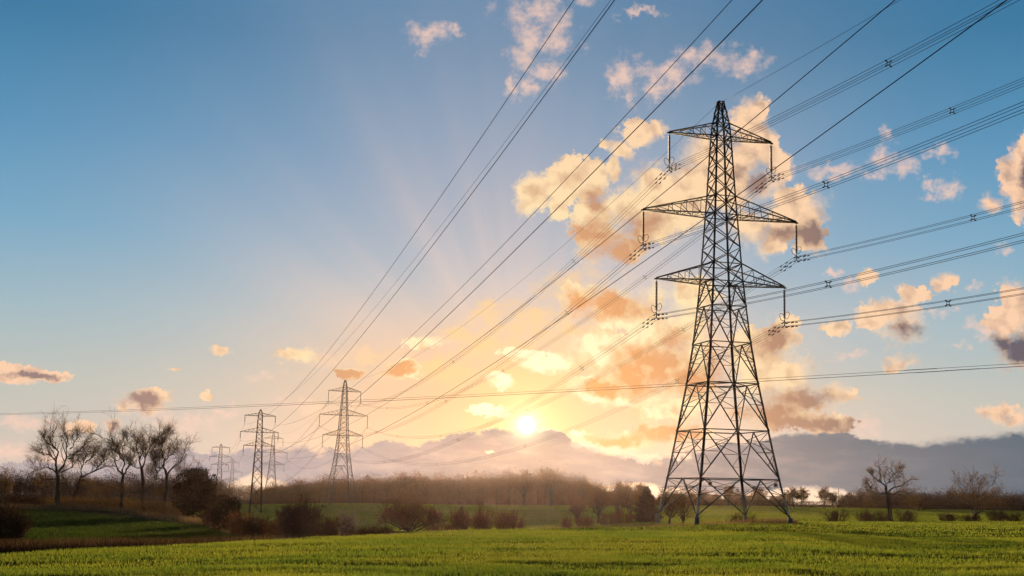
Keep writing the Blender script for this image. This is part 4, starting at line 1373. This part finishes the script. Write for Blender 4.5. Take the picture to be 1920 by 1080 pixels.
# --- the group of trees towards the tallest pylon
mid = 'bare trees grouped by the tallest pylon'
round_tree('broad bare tree with a clear trunk, first of the group', 3.85, 318, 9.6, 8.6, 61, fork=2.8, n=9, group=mid, twig_mat=TWIG_RED, twigs=9, tw_w=0.045, subs=9, tw_len=0.8)
round_tree('slim bare tree with pale twin trunks in the group', 4.75, 322, 9.8, 6.2, 62, fork=3.0, n=8, group=mid, twig_mat=TWIG_RED, twigs=8, tw_w=0.045, bark=BARK_PALE)
round_tree('dense bare tree crowding against the dark conifer', 5.25, 318, 9.2, 6.2, 63, fork=2.2, n=8, group=mid, twig_mat=TWIG_RED, twigs=9, tw_w=0.045)
round_tree('low bare tree at the outer end of the group', 2.95, 322, 6.4, 6.4, 64, fork=1.6, n=7, group=mid, twig_mat=TWIG_RED, twigs=7, tw_w=0.04)
evergreen('dark reddish conifer between the bare group and the pylon leg', 6.0, 312, 8.6, 8.2, 65, name='conifer', leaves=9000, leaf=0.32, cone=True, mat=TWIG_MAUVE)
round_tree('crooked bare tree seen through the outer pylon leg', 7.0, 268, 7.0, 6.0, 66, fork=1.2, n=7, twigs=8, group=mid)
round_tree('dark leaning bare tree framed by the lowest pylon bracing', 7.55, 272, 7.2, 6.4, 67, fork=1.0, n=8, twigs=8, group=mid)
bush('low reddish scrub at the foot of the conifer', 5.0, 300, 3.0, 8.0, 68, mat=TWIG_RED, stems=90, per=20)
bush('low straggling bramble behind the pylon feet', 10.1, 176, 1.8, 5.0, 69, stems=60, per=16, tw_w=0.03)

# --- the oak and its neighbours along the field edge
bare_tree('oak_tree', 'gnarled bare oak with a straight dark trunk at the field edge', spot(16.45, 320), [(0, 0), (-0.25, 3.3), (-0.7, 6.6)], [
    [(-0.65, 6.4), (-2.8, 6.2), (-4.1, 6.9), (-5.9, 7.5)], [(-0.7, 6.6), (-1.2, 8.4), (-2.8, 9.5), (-2.4, 11.6), (-2.5, 13.4)], [(-0.8, 7.4), (-0.1, 9.8), (1.2, 11.3), (0.4, 12.6)], [(-0.7, 6.6), (0.1, 7.6), (2.2, 8.3), (2.8, 9.4), (4.6, 10.1)],
    [(-0.6, 6.2), (1.7, 6.6), (4.4, 7.1), (6.2, 6.7)], [(-2.7, 6.2), (-4.4, 4.4), (-6.0, 2.6)], [(2.0, 6.5), (4.4, 5.4), (5.8, 4.0)], [(-2.4, 9.3), (-4.0, 10.6), (-4.6, 11.6)], [(1.0, 11), (2.2, 12.2), (2.6, 12.9)], [(-4, 6.8), (-5, 8.4), (-5.6, 9.4)]],
    71, r0=0.55, subs=9, terts=7, twigs=9, tw_w=0.028, tw_len=1.2, sub_len=0.42, up=0.2)
bare_tree('bare_tree', 'fan-shaped bare tree of several stems beyond the oak', spot(19.85, 328), [(0, 0), (0.1, 1.2), (0.1, 2.6)], [
    [(0, 0.4), (-1.6, 5.5), (-2.6, 8.0), (-3.9, 9.6)], [(0.1, 0.5), (0, 7.0), (-0.9, 10.3)], [(0.2, 0.6), (1.3, 6.8), (1.7, 10.0)], [(0.5, 0.2), (2.1, 5.5), (3.2, 8.2), (4.8, 10.2)], [(0.1, 1.6), (-0.9, 6), (-1.8, 9.8)], [(0.2, 2.0), (2.2, 6.8), (2.9, 10.4)],
    [(-1.4, 5.0), (-3.6, 6.5), (-4.8, 7.2)], [(2.0, 5.4), (4.0, 6.2), (5.4, 7.0)], [(0.6, 0.4), (3.4, 4.0), (5.6, 5.6), (6.6, 7.0)]], 72, r0=0.26, subs=9, terts=7, twigs=9, tw_w=0.028, tw_len=1.2, sub_len=0.40)
edge_grp = 'low bushes along the oak hedge line'
for i, (a, d, H, W, lb) in enumerate([(14.2, 292, 3.0, 6.0, 'dark spreading bush at the end of the oak hedge line'), (15.4, 300, 2.6, 4.6, 'thin bush between the spreading one and the oak'), (16.0, 306, 2.2, 5.0, 'tangled low scrub touching the oak trunk'),
                                      (17.1, 310, 2.7, 5.0, 'arching bush under the oak boughs'), (18.75, 318, 2.2, 4.4, 'small dark bush between oak and fan-shaped tree'), (19.7, 318, 2.2, 5.5, 'scrub at the feet of the fan-shaped tree'),
                                      (20.7, 322, 2.3, 5.0, 'dense low bush past the fan-shaped tree'), (21.4, 324, 1.8, 6.0, 'lowest bush at the far end of the hedge line')]):
    bush(lb, a, d, H, W, 80 + i, stems=80, per=20, tw_w=0.045, group=edge_grp, upright=0.6)

# --- dark bush by the ditch and the hedges round the meadow
bush('near black bush cut off by the picture edge beside the meadow', -21.6, 118, 3.5, 4.6, 91, stems=160, per=34, tw_w=0.04, tw_len=0.55)


def hedge(label, pts, H, depth, seed, n, mat, name='hedge', tw_w=0.05):
    rg = np.random.default_rng(seed)
    pts = np.array([spot(*p) for p in pts])
    t = rg.uniform(0, 1, n)
    path = resample(pts, 60)
    i = (t * 58.99).astype(int)
    p = path[i] + (path[i + 1] - path[i]) * (t * 58.99 - i)[:, None]
    hh = H * (0.55 + 0.75 * fbm(t * 22, t * 0 + seed, seed, 3))
    p[:, :2] += rg.normal(scale=depth / 2.6, size=(n, 2))
    p[:, 2] = land_z(p[:, 0], p[:, 1]) + hh * rg.uniform(0, 1, n) ** 0.8 * 0.9
    d = rg.normal(scale=0.6, size=(n, 3)) + np.array([0, 0, 0.7])
    c = pts.mean(0)
    o = twig_mesh(name, mat, None, rg, p - c, d, rg.uniform(0.4, 1.0, n) * 0.9, tw_w * rg.uniform(0.6, 1.4, n))
    o.location = c
    return tag(o, label, 'hedge')


hedge('dark clipped hedge along the far side of the meadow', [(-24, 318), (-21, 316), (-19.9, 312)], 2.6, 3.0, 101, 11000, BRAMBLE)
hedge('straggling hedge under the tall bare trees, brown and yellow-green', [(-19.9, 306), (-18, 302), (-16, 300), (-14.3, 294)], 2.6, 4.0, 102, 16000, TWIG)
hedge('dark low hedge along the foot of the brown wood', [(10.5, 612), (14, 622), (18, 622), (24, 622)], 3.2, 3.5, 103, 16000, BRAMBLE, tw_w=0.13)


def scatter_stuff(name, mat, az0, az1, lo, hi, n, h0, h1, wd, lean, seed, zf=land_z, thr=0.0):
    x, y, d = ring_points(n, az0, az1, lo, hi, 1.0)
    cl = fbm(x / 6.0, y / 6.0, seed, 3)
    keep = cl > thr
    x, y, d, cl = x[keep], y[keep], d[keep], cl[keep]
    o = blades(name, mat, x, y, zf(x, y), rng.uniform(h0, h1, len(x)) * (0.4 + 1.2 * cl), np.full(len(x), wd) * rng.uniform(0.7, 1.3, len(x)), lean)
    return tag(o, kind='stuff')


def line(az_, d_):
    return lambda a: np.interp(np.degrees(a), az_, d_)


scatter_stuff('scrub', BRAMBLE, -25, -10.2, line([-25, -10], [74, 84]), line([-25, -10], [104, 128]), 36000, 0.2, 0.75, 0.03, 0.9, 111)
scatter_stuff('dry_grass', DEAD_GRASS, -25, -10.2, line([-25, -10], [76, 88]), line([-25, -10], [112, 140]), 20000, 0.25, 0.7, 0.03, 0.9, 112)
scatter_stuff('dry_grass', DEAD_GRASS, -25, -12, line([-25, -17, -13.2, -12], [288, 286, 240, 200]), line([-25, -17, -13.2, -12], [302, 298, 262, 220]), 16000, 0.5, 1.3, 0.06, 0.7, 113)
scatter_stuff('dry_grass', DEAD_GRASS, 6.2, 12.6, line([6, 12.6], [142, 160]), line([6, 12.6], [160, 172]), 9000, 0.3, 0.9, 0.035, 0.8, 114, zf=lambda x, y: np.where(np.hypot(x, y) < field_edge(np.arctan2(x, y))[0], field_z(x, y), land_z(x, y)))
scatter_stuff('dry_grass', DEAD_GRASS, -10.5, 6.5, line([-10.5, -3, 6.5], [150, 170, 240]), line([-10.5, -3, 6.5], [196, 215, 262]), 14000, 0.3, 0.9, 0.05, 0.8, 115)


# --- woods that read as one mass
def wood(name, seed, az0, az1, d0, depth, gap, height, mat, bark, per=1300, wide=0.75, tw_w=0.10, thin=0.0):
    rg = np.random.default_rng(seed)
    P, Dv, Ln, Wd = [], [], [], []
    sh = Shape()
    a = az0
    rows = int(depth / gap)
    for r_ in range(rows):
        a = az0 + rg.uniform(0, 0.4)
        while a < az1:
            d = d0(a) + r_ * gap + rg.uniform(-2, 2)
            H = height(a) * (0.70 + 0.42 * float(value_noise(np.array([a * 1.6 + seed]), np.array([r_ * 0.6]), 3)[0])) * rg.uniform(0.80, 1.14) * (1.0 + 0.02 * r_)
            if rg.uniform() >= thin:
                x, y = d * math.sin(R(bearing(a))), d * math.cos(R(bearing(a)))
                z = land(x, y)
                W = H * wide * rg.uniform(0.8, 1.15)
                n = int(per * (1.0 if r_ < 3 else 0.55))
                v = rg.normal(size=(n, 3))
                v /= np.linalg.norm(v, axis=1)[:, None]
                rr = rg.uniform(0.05, 1, n) ** 0.45 * (0.60 + 0.7 * value_noise(v[:, 0] * 2.2 + a * 9, v[:, 2] * 2.6 + v[:, 1] * 2, 4))
                c = np.array([x, y, z + H * 0.56])
                p = c + v * rr[:, None] * np.array([W / 2, W / 2, H * 0.44])
                P.append(p)
                Dv.append(v * 0.6 + rg.normal(scale=0.6, size=(n, 3)) + np.array([0, 0, 0.2]))
                Ln.append(rg.uniform(0.3, 0.95, n)); Wd.append(tw_w * 1.35 * rg.uniform(0.6, 1.3, n))
                if r_ < 3:
                    sh.tube([(x, y, z - 0.3), (x + rg.uniform(-.4, .4), y, z + H * 0.4), (x + rg.uniform(-1, 1), y, z + H * 0.8)], [0.026 * H + 0.06, 0.018 * H, 0.05], 4, cap=False)
                    for _ in range(5):
                        e = np.array([x, y, z + H * 0.35])
                        g = np.array([rg.normal() * W * 0.28, rg.normal() * W * 0.28, H * rg.uniform(0.2, 0.5)])
                        sh.tube([e, e + g * 0.5 + np.array([0, 0, 0.2]), e + g], [0.15, 0.11, 0.04], 3, cap=False)
                # undergrowth
                m_ = 520 if r_ < 5 else 0
                if m_:
                    P.append(np.stack([x + rg.normal(scale=gap * 0.6, size=m_), y + rg.normal(scale=2.5, size=m_), z + H * 0.5 * rg.uniform(0, 1, m_) ** 1.4], -1))
                    Dv.append(rg.normal(scale=0.7, size=(m_, 3)) + np.array([0, 0, 0.35]))
                    Ln.append(rg.uniform(0.6, 1.6, m_)); Wd.append(tw_w * rg.uniform(0.8, 1.6, m_))
            a += math.degrees(gap / d) * rg.uniform(0.75, 1.25)
    o = twig_mesh(name, mat, None, rg, np.concatenate(P), np.concatenate(Dv), np.concatenate(Ln), np.concatenate(Wd))
    tag(o, kind='stuff')
    t = sh.build('trunks', bark, o, smooth=True)
    t['kind'] = 'stuff'
    return o


f1 = lambda xs_, ys__: (lambda a: float(np.interp(a, xs_, ys__)))
wood('wood', 201, -11.2, 3.6, f1([-11, -5, 1, 4], [572, 556, 566, 580]), 52, 5.6, f1([-11.2, -9.5, -8, -6, -4.5, -3, -1, 0.5, 1.7, 2.6, 3.6], [7, 9.8, 12.0, 12.0, 13.4, 12.8, 13.0, 14.0, 15.0, 13.2, 10.5]), TWIG_FAR, BARK)
wood('wood', 202, -27, -12.4, f1([-27, -12], [610, 610]), 42, 6.5, f1([-27, -20, -14, -13, -12.4], [13, 13.2, 12.4, 10.5, 8.6]), TWIG_MAUVE, BARK, tw_w=0.11)
wood('wood', 203, -13.2, -9.0, f1([-13, -9], [760, 760]), 30, 9.0, f1([-13.2, -12, -10.4, -9.0], [13, 11, 8, 9.0]), TWIG_FAR, BARK, per=900, tw_w=0.13)
wood('wood', 204, 3.6, 12.2, f1([3, 12], [618, 628]), 26, 6.0, f1([3.6, 5, 7, 9, 12.2], [8, 6.5, 5.5, 6.0, 5.5]), TWIG_FAR, BARK, per=900, tw_w=0.11)
wood('wood', 205, 14.4, 28, f1([14, 28], [640, 660]), 36, 5.5, f1([14.4, 15.2, 16, 18, 20, 23, 28], [6, 8.8, 9.2, 9.0, 9.4, 8.8, 8.6]), TWIG_MAUVE, BARK, per=800, tw_w=0.12)

# --- single trees whose crowns stand clear against the sky
sky_grp = 'bare trees standing clear on the far skyline'
for i, (a, d, H, W, lb) in enumerate([
        (0.55, 556, 15.0, 11, 'pale rounded bare crown in the wood right under the sun'), (1.75, 556, 16.6, 14, 'largest rounded crown standing out of the brown wood'), (3.15, 570, 12.5, 9.5, 'domed bare crown at the tail of the brown wood'),
        (4.9, 596, 10.0, 9.0, 'bare tree with light under its crown, above the bare group'), (5.75, 600, 9.8, 7.0, 'small bare crown peeping over the dark conifer'), (3.85, 590, 9.0, 7.0, 'thin small crown between two domed ones on the skyline'),
        (9.6, 606, 9.0, 8.0, 'bare crown seen between the inner pylon legs'), (10.9, 606, 8.2, 9.0, 'wider bare crown seen near the outermost pylon leg'), (12.35, 606, 8.8, 8.2, 'first bare tree past the pylon against the bright gap'), (12.75, 610, 8.6, 5.6, 'slim bare tree touching the first one past the pylon'),
        (13.7, 606, 9.2, 7.6, 'lone fine-twigged tree in the bright gap'), (14.05, 606, 6.8, 4.4, 'small dark tree leaning on the lone fine-twigged one')]):
    round_tree(lb, a, d, H, W, 300 + i, n=8, group=sky_grp, twigs=8, tw_w=0.075, tw_len=1.2, twig_mat=TWIG_FAR, bark=BARK, subs=8, terts=6)
s = Shape()
s.tube([(0, 0, -0.5), (0, 0, 9)], [0.22, 0.12], 6)
s.bar((-0.6, 0, 7.6), (0.6, 0, 7.6), 0.12)
s.bar((0, -0.1, 8.6), (0, -0.1, 9.4), 0.35, 0.2)
o = s.build('mast', STEEL)
o.location = spot(14.3, 640)
tag(o, 'thin grey mast poking over the wood by the bright gap', 'mast')


# ------------------------------------------------------------------ the evening air
HAZE_DENSITY = 0.000010
v = [(x, y, z) for x in (-1540, 1540) for y in (-1540, 1540) for z in (-40, 51)]
f = [(0, 1, 3, 2), (4, 6, 7, 5), (0, 4, 5, 1), (2, 3, 7, 6), (0, 2, 6, 4), (1, 5, 7, 3)]
m, n = material('haze_air')
pv = n.new('ShaderNodeVolumePrincipled')
pv.inputs['Color'].default_value = (1.0, 0.74, 0.60, 1)
pv.inputs['Density'].default_value = HAZE_DENSITY
pv.inputs['Anisotropy'].default_value = 0.84
out = n.new('ShaderNodeOutputMaterial')
n.t.links.new(pv.outputs[0], out.inputs['Volume'])
haze = mesh_object('haze', v, np.array(f), m)
tag(haze, kind='stuff')
